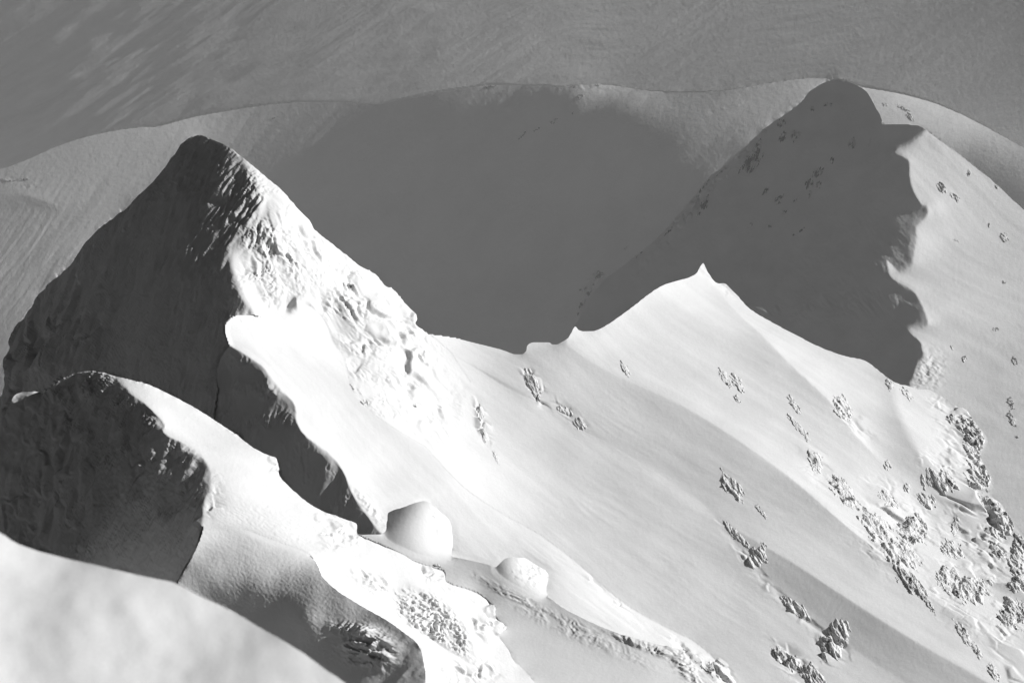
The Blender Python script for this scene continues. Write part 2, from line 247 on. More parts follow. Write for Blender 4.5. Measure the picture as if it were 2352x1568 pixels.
def clampview(N, RY):
    rn = -RY / np.linalg.norm(RY, axis=-1)[..., None]
    d = (N * rn).sum(-1); lo = .13
    k = np.clip(lo - d, 0, None)
    N = N + k[..., None] * rn * 1.05
    return N / np.linalg.norm(N, axis=-1)[..., None]
def solve(N, RY, lab, h, L0, anch, iters, tol=1e-5):
    nr = (N * RY).sum(-1)
    gx = -(N @ EX) * h / nr; gy = -(N @ EY) * h / nr
    ok = np.ones((len(REG), len(REG)))
    for a, b in CUT: ok[a, b] = 0
    wx = ok[lab[:, 1:], lab[:, :-1]]; wy = ok[lab[1:], lab[:-1]]
    ex = .5 * (gx[:, 1:] + gx[:, :-1]); ey = .5 * (gy[1:] + gy[:-1])
    Lam = np.zeros(lab.shape); bA = np.zeros(lab.shape)
    for (r, c, v, wt) in anch:
        k = int(45 / h); yy, xx = np.mgrid[-k:k + 1, -k:k + 1]; g = np.exp(-(xx ** 2 + yy ** 2) * (h / 25.) ** 2) * wt * h * h / 9
        g = g * (lab[r - k:r + k + 1, c - k:c + k + 1] == lab[r, c])
        Lam[r - k:r + k + 1, c - k:c + k + 1] += g; bA[r - k:r + k + 1, c - k:c + k + 1] += g * v
    def div(fx, fy):
        o = np.zeros(lab.shape); o[:, 1:] += fx; o[:, :-1] -= fx; o[1:] += fy; o[:-1] -= fy; return o
    def A(x): return div(wx * (x[:, 1:] - x[:, :-1]), wy * (x[1:] - x[:-1])) + Lam * x
    b = div(wx * ex, wy * ey) + bA
    n, m = lab.shape
    ev = (2 - 2 * np.cos(np.pi * np.arange(n) / n))[:, None] + (2 - 2 * np.cos(np.pi * np.arange(m) / m))[None] + 2e-5
    Mi = lambda r: idct2(dct2(r) / ev)
    x = L0.copy(); r = b - A(x); z = Mi(r); p = z.copy(); rz = (r * z).sum(); r0 = np.sqrt((b * b).sum())
    for it in range(iters):
        Ap = A(p); al = rz / (p * Ap).sum(); x += al * p; r -= al * Ap
        if np.sqrt((r * r).sum()) < tol * r0: break
        z = Mi(r); rz2 = (r * z).sum(); p = z + (rz2 / rz) * p; rz = rz2
    print('  cg', lab.shape, it, float(np.sqrt((r * r).sum()) / r0)); return x
def surf_normals(P):
    ax = np.gradient(P, axis=1); ay = np.gradient(P, axis=0)
    n = np.cross(ay, ax); n /= np.linalg.norm(n, axis=-1)[..., None] + 1e-12
    return n
def grad_lab(L, lab):
    """one-sided differences that never cross a cut"""
    ok = np.ones((len(REG), len(REG)), bool)
    for a, b in CUT: ok[a, b] = False
    def g(L, lab):
        d = L[:, 1:] - L[:, :-1]; w = ok[lab[:, 1:], lab[:, :-1]].astype(float)
        s = np.zeros_like(L); k = np.zeros_like(L)
        s[:, 1:] += d * w; k[:, 1:] += w; s[:, :-1] += d * w; k[:, :-1] += w
        return s / np.maximum(k, 1)
    return g(L, lab), g(L.T, lab.T).T
def normals_from_L(L, lab, RY, h):
    gx, gy = grad_lab(L, lab)
    tx = EX * h + gx[..., None] * RY; ty = EY * h + gy[..., None] * RY
    n = np.cross(ty, tx); n /= np.linalg.norm(n, axis=-1)[..., None]
    s = np.sign(-(n * RY).sum(-1)); return n * s[..., None]
def grid(h):
    xs = np.arange(X0, X1 + .1, h); ys = np.arange(Y0, Y1 + .1, h); X, Y = np.meshgrid(xs, ys); return xs, ys, X, Y
def fields(h):
    xs, ys, X, Y = grid(h); lab = labels(xs, ys); cf = np.zeros(X.shape); N0 = np.zeros(X.shape + (3,))
    for i, r in enumerate(REG):
        m = lab == i
        if m.any(): cf[m] = tps(r['ctl'], X[m], Y[m]); N0[m] = refn(*r['ref'])
    for ga, gb, rad in SOFT:
        ma = np.isin(lab, [ID[n] for n in ga]); mb = np.isin(lab, [ID[n] for n in gb]); u = (ma | mb).astype(float); n = max(2, int(rad / h))
        B2 = lambda A: blur(blur(A, n), n)
        den = B2(u) + 1e-6; f = B2(ma.astype(float)) / den; wgt = np.clip(5 * f * (1 - f), 0, 1) * u
        cf = cf * (1 - wgt) + wgt * B2(cf * u) / den
        for k in range(3): N0[..., k] = N0[..., k] * (1 - wgt) + wgt * B2(N0[..., k] * u) / den
    return xs, ys, X, Y, lab, cf, N0
def anchors(xs, ys, h):
    return [(int(round((y - Y0) / h)), int(round((x - X0) / h)), math.log(d), wt) for x, y, d, wt in ANCH]
def resample(A, xs, ys, xn, yn):
    fx = np.interp(xn, xs, np.arange(len(xs))); fy = np.interp(yn, ys, np.arange(len(ys)))
    i = np.clip(fy.astype(int), 0, len(ys) - 2); j = np.clip(fx.astype(int), 0, len(xs) - 2)
    a = (fy - i)[:, None]; b = (fx - j)[None]
    if A.ndim == 3: a = a[..., None]; b = b[..., None]
    I, J = np.ix_(i, j)
    return (A[I, J] * (1 - a) + A[I + 1, J] * a) * (1 - b) + (A[I, J + 1] * (1 - a) + A[I + 1, J + 1] * a) * b
def upl(A, xo, yo, lo, xn, yn, ln):
    fx = np.interp(xn, xo, np.arange(len(xo))); fy = np.interp(yn, yo, np.arange(len(yo)))
    i = np.clip(fy.astype(int), 0, len(yo) - 2); j = np.clip(fx.astype(int), 0, len(xo) - 2)
    a = (fy - i)[:, None]; b = (fx - j)[None]; s = np.zeros(ln.shape); t = np.zeros(ln.shape)
    gx, gy = grad_lab(A, lo)
    for di in (0, 1, -1, 2):
        for dj in (0, 1, -1, 2):
            I, J = np.ix_(np.clip(i + di, 0, len(yo) - 1), np.clip(j + dj, 0, len(xo) - 1))
            wgt = (np.clip(1 - abs(a - di), 0, 1) * np.clip(1 - abs(b - dj), 0, 1) + 1e-5) * (lo[I, J] == ln)
            s += wgt * (A[I, J] + (b - dj) * gx[I, J] + (a - di) * gy[I, J]); t += wgt
    I, J = np.ix_(i, j)
    return np.where(t > 0, s / np.maximum(t, 1e-12), A[I, J])
DEPTH0 = {'plain':3900,'far_hill':3200,'far_fold':3200,'peak_shade':1900,'peak_lit':1900,'foreground':15}
HF = 2.5
def blur(A, n):
    for ax in (0, 1):
        p = np.concatenate([np.repeat(np.take(A, [0], ax), n + 1, ax), A, np.repeat(np.take(A, [-1], ax), n, ax)], ax); c = np.cumsum(p, ax)
        k = A.shape[ax]; A = (np.take(c, np.arange(2 * n + 1, 2 * n + 1 + k), ax) - np.take(c, np.arange(k), ax)) / (2 * n + 1)
    return A
SOFT = [(['peak_rough'], ['rib_slope', 'slope_a'], 60), (['crest_lit'], ['hollow'], 22), (['slope_c'], ['slope_d'], 8), (['rib_slope'], ['slope_a'], 5), (['crest_dark'], ['buttress'], 10), (['knoll'], ['bench'], 9), (['mound'], ['bench'], 3),  (['lobe'], ['crest_lit'], 20), (['peak_dark'], ['peak_rough'], 3)]
def build_depth():
    prev = None
    for h, rounds, iters in ((12., 8, 150), (6., 3, 90), (HF, 1, 80)):
        xs, ys, X, Y, lab, cf, N0 = fields(h); RY = rays(X, Y); an = anchors(xs, ys, h)
        if prev is None:
            L = np.zeros(X.shape); NB = N0
        else:
            L = upl(prev[0], prev[1], prev[2], prev[4], xs, ys, lab); NB = resample(prev[3], prev[1], prev[2], xs, ys)
            NB = NB + (.15 if h > 3.5 else 0.0) * N0
        if prev is None:
            for i, r in enumerate(REG): L[lab == i] = math.log(DEPTH0.get(r['name'], 200))
        for k in range(rounds):
            Nt = clampview(with_c(NB, cf), RY)
            L = solve(Nt, RY, lab, h, L, an, iters)
            Na = normals_from_L(L, lab, RY, h); q = .3 * (1 - k / rounds) if h > 7 else .05; NB = (1 - q) * Na + q * N0
        prev = (L, xs, ys, Na, lab)
        print(' level', h, 'err', float(np.abs((Na @ S) - cf)[cf > .1].mean()), time.time() - T0)
    return L, xs, ys, X, Y, lab, cf, Na, RY
L, xs, ys, X, Y, lab, cf, Na, RY = build_depth()
D = np.exp(L)

# ------------------------------------------------------------------ relief: rime, crust, drift ripples, all in metres along the surface
PX = (D / FPX)                                  # metres covered by one photo pixel
P = CAM + RY * D[..., None]
def blobs(lst, X=X, Y=Y):
    o = np.zeros(X.shape)
    for x, y, rx, ry, ang, a in lst:
        c_, s_ = math.cos(R(ang)), math.sin(R(ang)); dx = X - x; dy = Y - y
        u = (dx * c_ + dy * s_) / rx; v = (-dx * s_ + dy * c_) / ry
        o = np.maximum(o, a * np.exp(-(u * u + v * v) ** 1.5))
    return o
disp = np.zeros(X.shape)
OKJ = np.ones((len(REG), len(REG)), bool)
for a_, b_ in CUT: OKJ[a_, b_] = False
def relief(names, amp, fn):
    m = np.isin(lab, [ID[n] for n in names]) & (amp > .01)
    if not m.any(): return
    j_ = np.zeros(len(REG), bool)
    for n_ in names: j_ |= OKJ[ID[n_]]
    k_ = np.isin(lab, [ID[n_] for n_ in names]).astype(float); den = blur(j_[lab].astype(float) + 1e-6, 5); wgt = np.clip(2.2 * blur(k_, 5) / den - 1.1, 0, 1)
    disp[m] += (fn(P[m], m) * amp[m] * PX[m] * wgt[m])
ONE = np.ones(X.shape)
def streaks(sc_, az, slp, long_, seed, octv=3, ridged=True, warp=.5):
    """noise drawn out along the fall line of a face that looks to azimuth az with slope slp; sc_ in metres"""
    ca, sa, cs, ss = math.cos(R(az)), math.sin(R(az)), math.cos(R(slp)), math.sin(R(slp))
    hv = np.array([-sa, ca, 0]); dv = np.array([ca * cs, sa * cs, -ss]); nv_ = np.array([ca * ss, sa * ss, cs])
    def f(p, m):
        wv = perlin(p / (sc_ * 6), seed + 50) * warp * 2; w2 = perlin(p / (sc_ * 2.5), seed + 51) * warp
        q = np.stack([p @ hv / sc_ + wv, p @ dv / (sc_ * long_) + w2, p @ nv_ / sc_ * .4], -1)
        return fbm(q, octv, seed, .55, ridged)
    return f
def lumps(sc_, seed, octv=4, ridged=False, gain=.5):
    return lambda p, m: fbm(p / sc_, octv, seed, gain, ridged)
def crust(sc_, az, slp, long_, seed, thr=.1, octv=5, gain=.58):
    """rime knobs and ribs standing out of smooth snow"""
    f1 = streaks(sc_, az, slp, long_, seed, octv, True, .8); 
    def f(p, m):
        v = f1(p, m); q = perlin(p / (sc_ * 3.1), seed + 9)
        v = v + .6 * q - thr
        return np.where(v > 0, v * 1.3 + .25 * np.sqrt(np.maximum(v, 0)), .15 * v)
    return f
def chunk(sc_, az, slp, long_, seed, tilt=.9, warp=.35):
    ca, sa, cs, ss = math.cos(R(az)), math.sin(R(az)), math.cos(R(slp)), math.sin(R(slp))
    hv = np.array([-sa, ca, 0]); dv = np.array([ca * cs, sa * cs, -ss]); nv_ = np.array([ca * ss, sa * ss, cs])
    RT = np.random.RandomState(seed).rand(4096, 6)
    def f(p, m):
        q = np.stack([p @ hv / sc_, p @ dv / (sc_ * long_), p @ nv_ / sc_ * .6], -1)
        q = q + warp * np.stack([perlin(q * 1.7, seed + 70), perlin(q * 1.7, seed + 71), perlin(q * 1.7, seed + 72)], -1)
        Fq = np.floor(q).astype(np.int64); best = np.full(len(q), 9.); val = np.zeros(len(q)); sec = np.full(len(q), 9.)
        for a in (-1, 0, 1):
            for b in (-1, 0, 1):
                for c in (-1, 0, 1):
                    hh = RT[_hash(Fq[:, 0] + a, Fq[:, 1] + b, Fq[:, 2] + c, seed) & 4095]
                    d_ = q - (Fq + np.array([a, b, c]) + hh[:, :3]); r2_ = (d_ ** 2).sum(1); t_ = r2_ < best
                    sec = np.where(t_, best, np.minimum(sec, r2_)); val = np.where(t_, hh[:, 3] + tilt * ((hh[:, 4] - .5) * d_[:, 0] + (hh[:, 5] - .5) * d_[:, 1]) * 2 - .5, val); best = np.minimum(best, r2_)
        e_ = np.clip((np.sqrt(sec) - np.sqrt(best)) / .18, 0, 1); return val * e_ - .25 * (1 - e_)
    return f
def patchy(fn, sc_, seed, lo=-.15, hi=.25):
    def f(p, m): return fn(p, m) * np.clip((perlin(p / sc_, seed) - lo) / (hi - lo), 0, 1)
    return f
# dark face of the near peak
F1 = (-132, 62)
a = blobs([(530,410,80,40,55,10),(560,480,60,100,20,12),(470,470,80,110,20,9),(430,370,50,50,0,3),(470,610,60,90,0,5),(130,770,70,110,25,9),(190,810,80,60,30,9),(60,860,60,120,10,7),(330,860,160,70,0,4),(450,930,100,80,0,5),(380,640,200,200,0,1.2)])
relief(['peak_dark'], a * .55, streaks(.3, *F1, 6, 3, 2, False, .12)); relief(['peak_dark'], a * .3, streaks(.6, *F1, 5, 4, 2, True, .15))
relief(['peak_dark'], ONE * 7, streaks(3.6, *F1, 6, 9, 2, False))
relief(['peak_dark'], ONE * 5, streaks(2.0, *F1, 3.5, 23, 3, False, .5)); relief(['peak_dark'], ONE * 1.5, lumps(1.2, 24, 4)); relief(['peak_dark'], ONE * 2.2, streaks(.32, *F1, 6, 25, 2, True, .12))
relief(['peak_dark'], blobs([(110,780,110,160,20,15),(40,870,70,120,0,15),(60,700,40,60,0,8)]), chunk(2.0, *F1, 2.0, 21))
relief(['peak_dark'], blobs([(250,750,260,220,0,14)]), streaks(7, *F1, 5, 22, 1, False, .3))
# rime plastered right side of the near peak
F2 = (-46, 47)
a = blobs([(690,600,130,70,45,15),(830,690,130,60,45,18),(890,800,120,130,30,13),(890,900,80,110,50,14),(1000,950,60,80,50,6),(640,600,70,110,20,9),(780,680,120,60,30,14),(930,740,60,60,0,10)])
relief(['peak_rough'], a * 1.1, patchy(chunk(2.6, *F2, 1.5, 31), 4.5, 33, -.3, .05))
relief(['peak_rough'], a * .6, patchy(chunk(1.1, *F2, 2.2, 32, 1.4), 2.6, 34, -.2, .2))
relief(['peak_rough'], a * .14, patchy(chunk(.36, *F2, 1.2, 36), 1.6, 39, -.1, .2))
relief(['peak_rough'], a * .25, patchy(streaks(.3, *F2, 2, 35, 3), 2., 37))

a = blobs([(610,540,50,90,20,9),(600,600,40,80,10,8),(640,630,50,80,0,8),(580,480,40,50,0,8),(590,440,25,60,-20,7)])
relief(['peak_rough', 'peak_dark'], a, patchy(streaks(.34, -110, 60, 4.5, 41, 3, True, .15), 2, 43, -.4, .2))
# bump on the shoulder
F3 = (-135, 60)
a = blobs([(590,855,100,26,42,13),(600,920,120,120,40,8),(540,930,60,110,0,8),(720,1050,70,60,45,9),(780,1140,80,40,50,8),(850,1200,60,30,40,8)])
relief(['shoulder_face'], a * .45, patchy(streaks(.3, *F3, 5, 51, 2, True, .12), 2, 52, -.4, .2)); relief(['shoulder_face'], ONE * 10, streaks(2.4, *F3, 5, 53, 2, False))
relief(['shoulder'], blobs([(840,1160,60,14,50,6),(560,730,30,10,0,3)]), lumps(.7, 55, 3, True))
# dark crest cliff close by
F4 = (-140, 68)
a = blobs([(200,890,150,40,0,14),(300,930,80,50,40,14),(240,1000,150,110,30,9),(400,1040,90,70,30,10),(60,960,90,30,0,8),(300,1180,300,200,0,5),(80,1150,120,220,0,7),(440,1250,60,80,0,7)])
relief(['crest_dark', 'buttress'], a * .5, patchy(streaks(.11, *F4, 5, 61, 2, True, .12), .6, 62, -.4, .2)); relief(['crest_dark', 'buttress'], ONE * 9, streaks(1.1, *F4, 2.2, 63, 3, False))
relief(['crest_dark', 'buttress'], ONE * 1.6, lumps(.16, 67, 3)); relief(['crest_dark', 'buttress'], ONE * 10, streaks(2.6, -130, 60, 1.6, 68, 3, False, .9)); relief(['crest_dark', 'buttress'], ONE * 5, streaks(.4, *F4, 4, 69, 2, False, .3)); relief(['crest_dark'], blobs([(80,1100,130,220,0,14),(330,1090,60,120,20,10)]), chunk(.8, *F4, 1.4, 66))
relief(['crest_lit', 'lobe'], blobs([(640,1060,26,36,0,10),(775,1222,55,40,20,9),(1130,1420,40,50,40,14),(1000,1315,35,22,0,10),(1060,1380,90,20,30,3),(480,1150,30,60,0,5),(1080,1545,60,30,0,12),(600,1030,120,8,30,4)]), chunk(.34, -45, 40, 1.3, 71))
relief(['crest_lit'], blobs([(620,1220,160,60,30,1.3)]), streaks(.09, -20, 30, 3, 73, 3, True)); relief(['crest_lit'], ONE * 4, streaks(1.2, -30, 34, 5, 74, 2, False)); relief(['lobe'], ONE * 6, lumps(1.3, 79, 2))
relief(['lobe'], blobs([(850,1335,50,18,30,9),(872,1355,24,40,20,8)]), crust(.3, -50, 45, 1.4, 75, .25, 4))
relief(['lobe_facet'], blobs([(990,1430,120,75,40,11)]), crust(.16, -60, 50, 1.0, 77, .42, 3)); relief(['lobe_facet'], ONE * 2.5, lumps(.5, 78, 3))
relief(['hollow'], blobs([(700,1400,300,120,30,1.0)]), lumps(.07, 81, 3)); relief(['hollow'], blobs([(850,1492,52,38,10,26)]), crust(.3, -20, 40, 2.4, 83, .1, 4)); relief(['hollow'], blobs([(820,1450,60,20,10,9)]), crust(.14, -20, 40, 1.5, 84, .2, 3))
relief(['hollow'], blobs([(900,1520,110,60,40,5)]), streaks(.5, -170, 30, 7, 85, 2, True)); relief(['hollow'], ONE * 7, lumps(1.6, 86, 2))
relief(['mound', 'knoll'], blobs([(1225,1310,40,40,0,4),(1003,1205,7,34,-20,4)]), chunk(.35, -45, 40, 1.2, 88)); relief(['bench'], blobs([(1200,1380,120,12,28,2.5),(1330,1450,160,20,25,2.5),(1500,1490,100,10,20,6),(1570,1525,60,20,50,6)]), crust(.5, -45, 30, 1.5, 89, .1, 4))
# broad slopes: faint drift furrows down the fall line, crust in places
F5 = (-30, 38)
LIT = ['slope_a', 'slope_b', 'slope_c', 'slope_z', 'slope_d', 'rib_slope', 'peak_rough', 'shoulder']
relief(['bench'], ONE * 5, streaks(5, *F5, 5, 94, 2, False, .3))
relief(LIT, ONE * 2.0, streaks(2.6, *F5, 14, 91, 3, False, .2))
relief(LIT, ONE * 9, streaks(8, *F5, 7, 92, 2, False, .3))

a = blobs([(2230,1000,60,130,-25,13),(2180,1100,80,50,30,10),(2250,1180,70,120,-30,13),(2060,1210,110,80,40,10),(2260,1350,80,90,40,11),(2330,1400,50,160,0,12),(2190,1320,70,60,40,10),(1960,960,60,25,50,6),(1650,645,70,12,40,5),(1880,1080,60,26,50,6)])
relief(['slope_c', 'slope_d', 'slope_b', 'slope_a'], a, patchy(chunk(2.2, *F5, 2.0, 95), 4, 96, -.3, .1)); relief(['slope_c', 'slope_d', 'slope_b', 'slope_a'], a * .5, patchy(chunk(.8, *F5, 1.6, 98), 3, 99, -.2, .2)); 
relief(['slope_a', 'rib_slope', 'shoulder', 'bench'], blobs([(1740,1285,60,26,50,13),(1700,1240,70,12,40,8),(1840,1400,110,20,40,9),(1920,1465,40,50,20,14),(1230,890,50,16,60,10),(1310,955,50,14,40,10),(1105,965,14,50,-20,11),(1400,1370,100,7,42,6),(1600,1510,90,12,35,8),(1650,1540,40,20,40,14),(1830,1530,70,24,40,14)]), chunk(1.0, *F5, 1.8, 97))
relief(LIT, blobs([(1500,1150,420,160,40,.8),(1300,1350,300,90,38,.8),(1750,900,200,60,45,.8)]), patchy(streaks(.9, *F5, 9, 140, 2, True, .15), 7, 141, -.1, .4))
# far things
def waves(sc_, az, long_, seed, octv=2, warp=.5):
    a_, b_ = math.cos(R(az)), math.sin(R(az)); l_ = np.array([a_, b_, 0]); t_ = np.array([-b_, a_, 0])
    def f(p, m):
        wv = perlin(p / (sc_ * 9), seed + 50) * warp * 2.5
        return fbm(np.stack([p @ t_ / sc_ + wv, p @ l_ / (sc_ * long_), np.zeros(len(p))], -1), octv, seed, .5, False)
    return f
relief(['plain'], ONE * 12, waves(300, 0, 4, 101, 2)); relief(['plain'], blobs([(150,200,560,330,-10,9),(800,100,500,200,0,5)]), patchy(waves(52, -2, 3, 103, 3, .5), 400, 106, -.8, .3)); relief(['plain'], blobs([(1700,120,1100,260,0,5)]), waves(95, -16, 6, 104, 3, .4)); relief(['plain'], blobs([(1200,120,1500,260,0,2)]), waves(26, -8, 5, 107, 3, .8))
relief(['far_hill'], ONE * 2.2, streaks(70, -140, 15, 4, 105, 3, False)); relief(['far_hill'], blobs([(60,620,240,220,0,1.7)]), streaks(13, -125, 25, 9, 107, 3, False, .25)); relief(['far_hill'], blobs([(30,418,60,12,10,2),(1080,285,170,8,-23,1.6),(1360,200,90,10,0,2),(1680,245,60,4,-15,2)]), lumps(9, 109, 4))
relief(['peak_shade'], ONE * 6, lumps(45, 111, 3)); relief(['peak_shade'], blobs([(1900,705,190,34,-5,4),(1990,600,160,120,0,1.2)]), streaks(8, -60, 30, 3, 113, 4, True)); relief(['peak_shade'], blobs([(1640,420,250,14,-49,6)]), chunk(8, -128, 46, 1.5, 115))
relief(['peak_lit'], ONE * 3, streaks(26, -30, 38, 7, 117, 3, False)); relief(['peak_lit'], blobs([(2120,850,50,50,0,4)]), lumps(5, 119, 3, True))
relief(['foreground'], ONE * 10, lumps(.6, 121, 3)); relief(NAMES, ONE * .2, lambda p, m: fbm(p / (PX[m][:, None] * 7), 2, 131))
P = P + Na * np.clip(disp, -60, 60)[..., None]
def lab_normals(P):
    def g(A, lab):
        d = A[:, 1:] - A[:, :-1]; w_ = OKJ[lab[:, 1:], lab[:, :-1]][..., None].astype(float); s_ = np.zeros_like(A)
        s_[:, 1:] += d * w_; s_[:, :-1] += d * w_; return s_
    tx = g(P, lab); ty = g(P.transpose(1, 0, 2), lab.T).transpose(1, 0, 2)
    n_ = np.cross(ty, tx); l_ = np.linalg.norm(n_, axis=-1)[..., None]; n_ = np.where(l_ > 1e-9, n_ / np.maximum(l_, 1e-9), Na); return n_ * np.sign((n_ * Na).sum(-1) + 1e-9)[..., None]
VN = lab_normals(P)
print(' relief', time.time() - T0)

# ------------------------------------------------------------------ materials
def snow_material(name, bump_scale=6., bump=.25, base=.79, rough=.8, rock=False):
    m = bpy.data.materials.new(name); m.use_nodes = True; n = m.node_tree; b = n.nodes['Principled BSDF']
    b.inputs['Roughness'].default_value = rough; b.inputs['Specular IOR Level'].default_value = .25
    tc = n.nodes.new('ShaderNodeTexCoord')
    no = n.nodes.new('ShaderNodeTexNoise'); no.inputs['Scale'].default_value = bump_scale; no.inputs['Detail'].default_value = 6; no.inputs['Roughness'].default_value = .65
    bp = n.nodes.new('ShaderNodeBump'); bp.inputs['Strength'].default_value = bump; bp.inputs['Distance'].default_value = .5 / bump_scale
    n.links.new(tc.outputs['Object'], no.inputs['Vector']); n.links.new(no.outputs['Fac'], bp.inputs['Height']); n.links.new(bp.outputs[0], b.inputs['Normal'])
    n2 = n.nodes.new('ShaderNodeTexNoise'); n2.inputs['Scale'].default_value = bump_scale * .12; n2.inputs['Detail'].default_value = 4
    n.links.new(tc.outputs['Object'], n2.inputs['Vector'])
    n9 = n.nodes.new('ShaderNodeTexNoise'); n9.inputs['Scale'].default_value = bump_scale * 5; n9.inputs['Detail'].default_value = 3; n9.inputs['Roughness'].default_value = .8; n.links.new(tc.outputs['Object'], n9.inputs['Vector'])
    av = n.nodes.new('ShaderNodeMath'); av.operation = 'ADD'; n.links.new(n2.outputs['Fac'], av.inputs[0]); n.links.new(n9.outputs['Fac'], av.inputs[1])
    rp_ = n.nodes.new('ShaderNodeMapRange'); rp_.inputs['From Min'].default_value = .5; rp_.inputs['From Max'].default_value = 1.5; rp_.inputs['To Min'].default_value = base - .1; rp_.inputs['To Max'].default_value = base + .1
    n.links.new(av.outputs[0], rp_.inputs['Value']); cb = n.nodes.new('ShaderNodeCombineColor')
    for k in range(3): n.links.new(rp_.outputs[0], cb.inputs[k])
    if rock:
        at = n.nodes.new('ShaderNodeAttribute'); at.attribute_name = 'rock'
        n3 = n.nodes.new('ShaderNodeTexNoise'); n3.inputs['Scale'].default_value = bump_scale; n3.inputs['Detail'].default_value = 5; n.links.new(tc.outputs['Object'], n3.inputs['Vector'])
        ad = n.nodes.new('ShaderNodeMath'); ad.operation = 'MULTIPLY_ADD'; ad.inputs[1].default_value = .7; n.links.new(n3.outputs['Fac'], ad.inputs[0])
        sb = n.nodes.new('ShaderNodeMath'); sb.operation = 'SUBTRACT'; n.links.new(at.outputs['Fac'], sb.inputs[0]); sb.inputs[1].default_value = .35; n.links.new(sb.outputs[0], ad.inputs[2])
        mr = n.nodes.new('ShaderNodeMapRange'); mr.inputs['From Min'].default_value = .3; mr.inputs['From Max'].default_value = .68; n.links.new(ad.outputs[0], mr.inputs['Value'])
        rr = n.nodes.new('ShaderNodeMapRange'); rr.inputs['To Min'].default_value = .04; rr.inputs['To Max'].default_value = .18; n.links.new(n2.outputs['Fac'], rr.inputs['Value'])
        rc = n.nodes.new('ShaderNodeCombineColor')
        for k in range(3): n.links.new(rr.outputs[0], rc.inputs[k])
        mx = n.nodes.new('ShaderNodeMix'); mx.data_type = 'RGBA'; n.links.new(mr.outputs[0], mx.inputs['Factor']); n.links.new(cb.outputs[0], mx.inputs['A']); n.links.new(rc.outputs[0], mx.inputs['B'])
        n.links.new(mx.outputs['Result'], b.inputs['Base Color'])
    else: n.links.new(cb.outputs[0], b.inputs['Base Color'])
    return m
MAT = dict(far=snow_material('wind_packed_snow', .1, .2), mid=snow_material('slope_snow', 2.2, .1), distant=snow_material('distant_snow', .35, .2), near=snow_material('crest_snow', 8, .25), close=snow_material('bank_snow', 12, .06))

# ------------------------------------------------------------------ one mesh per hill
OBJ = {'snowfield': ('far', 'wide wind rippled snowfield filling the distance behind the hills'),
 'far_hill': ('far', 'long rounded snow hill with a deep shaded bowl below its skyline'),
 'far_peak': ('distant', 'distant domed peak with a shaded rock flecked face and a scalloped cornice edge'),
 'mountain_slope': ('mid', 'broad sunlit snow slope with a small pointed summit and diagonal ribs'),
 'snow_peak': ('mid', 'steep near peak with a dark left face and a rime plastered sunlit right side'),
 'snow_shoulder': ('mid', 'smooth sunlit shoulder with dark fluted faces below the near peak'),
 'snow_bench': ('mid', 'grey lit snow bench with two small knolls on its edge, behind the near crest'),
 'snow_crest': ('near', 'near snow crest with a dark cliff on the left and white lobes on the right'),
 'snow_hollow': ('near', 'dark shaded snow hollow between the foreground bank and the white crest'),
 'foreground_bank': ('close', 'blurred smooth snow bank in the bottom left foreground')}
objid = {n: i for i, n in enumerate(OBJ)}
lab2obj = np.array([objid[r['obj']] for r in REG]); OB = lab2obj[lab]
okj = np.ones((len(REG), len(REG)), bool)
for a_, b_ in CUT: okj[a_, b_] = False
H, W = lab.shape
def shift(A, di, dj, fillv):
    o = np.full_like(A, fillv); 
    o[max(di,0):H + min(di,0), max(dj,0):W + min(dj,0)] = A[max(-di,0):H + min(-di,0), max(-dj,0):W + min(-dj,0)]; return o
# joined quads: all six vertex pairs free of cuts
def q4(A): return A[:-1, :-1], A[:-1, 1:], A[1:, 1:], A[1:, :-1]
l4 = q4(lab); qok = np.ones((H - 1, W - 1), bool)
for i in range(4):
    for j in range(i): qok &= okj[l4[i], l4[j]]
o4 = q4(OB); qown = np.maximum(np.maximum(o4[0], o4[1]), np.maximum(o4[2], o4[3]))
LD = np.log(D)
KEXT = 11
MESHES = {}
GX0, GY0 = grad_lab(LD, lab)
def dilate(Lk, V, M, gx, gy, LDx, rings):
    """carry a hill's surface on behind whatever stands in front of it"""
    Gx = np.where(M, gx, 0.); Gy = np.where(M, gy, 0.); Vk = V.copy(); Mg = M.copy(); ext = np.zeros_like(M); h_, w_ = M.shape
    def sh(A, di, dj, fv):
        o = np.full_like(A, fv); o[max(di,0):h_ + min(di,0), max(dj,0):w_ + min(dj,0)] = A[max(-di,0):h_ + min(-di,0), max(-dj,0):w_ + min(-dj,0)]; return o
    for ring in range(rings):
        s = np.zeros((h_, w_)); t = np.zeros((h_, w_)); sx = np.zeros((h_, w_)); sy = np.zeros((h_, w_)); tg = np.zeros((h_, w_))
        for di, dj in ((0,1),(0,-1),(1,0),(-1,0),(1,1),(1,-1),(-1,1),(-1,-1)):
            v = sh(Vk, di, dj, False); g = sh(Mg, di, dj, False); a_ = sh(Gx, di, dj, 0.); b_ = sh(Gy, di, dj, 0.)
            s += np.where(v, sh(Lk, di, dj, 0.) + di * b_ + dj * a_, 0); t += v
            sx += np.where(g, a_, 0); sy += np.where(g, b_, 0); tg += g
        new = (~Vk) & (t > 0); Ln = s / np.maximum(t, 1)
        hid = new & (Ln > LDx - .01)
        Ln = np.maximum(Ln, LDx + .004)
        Lk = np.where(hid, Ln, Lk); Gx = np.where(hid, sx / np.maximum(tg, 1), Gx); Gy = np.where(hid, sy / np.maximum(tg, 1), Gy)
        Vk |= hid; Mg |= hid; ext |= hid
    return Lk, Vk, ext
def mblur(A, n):
    o = np.zeros_like(A)
    for k_ in range(len(OBJ)):
        m_ = (OB == k_).astype(float)
        if m_.any(): o = np.where(m_ > 0, blur(A * m_, n) / (blur(m_, n) + 1e-6), o)
    return o
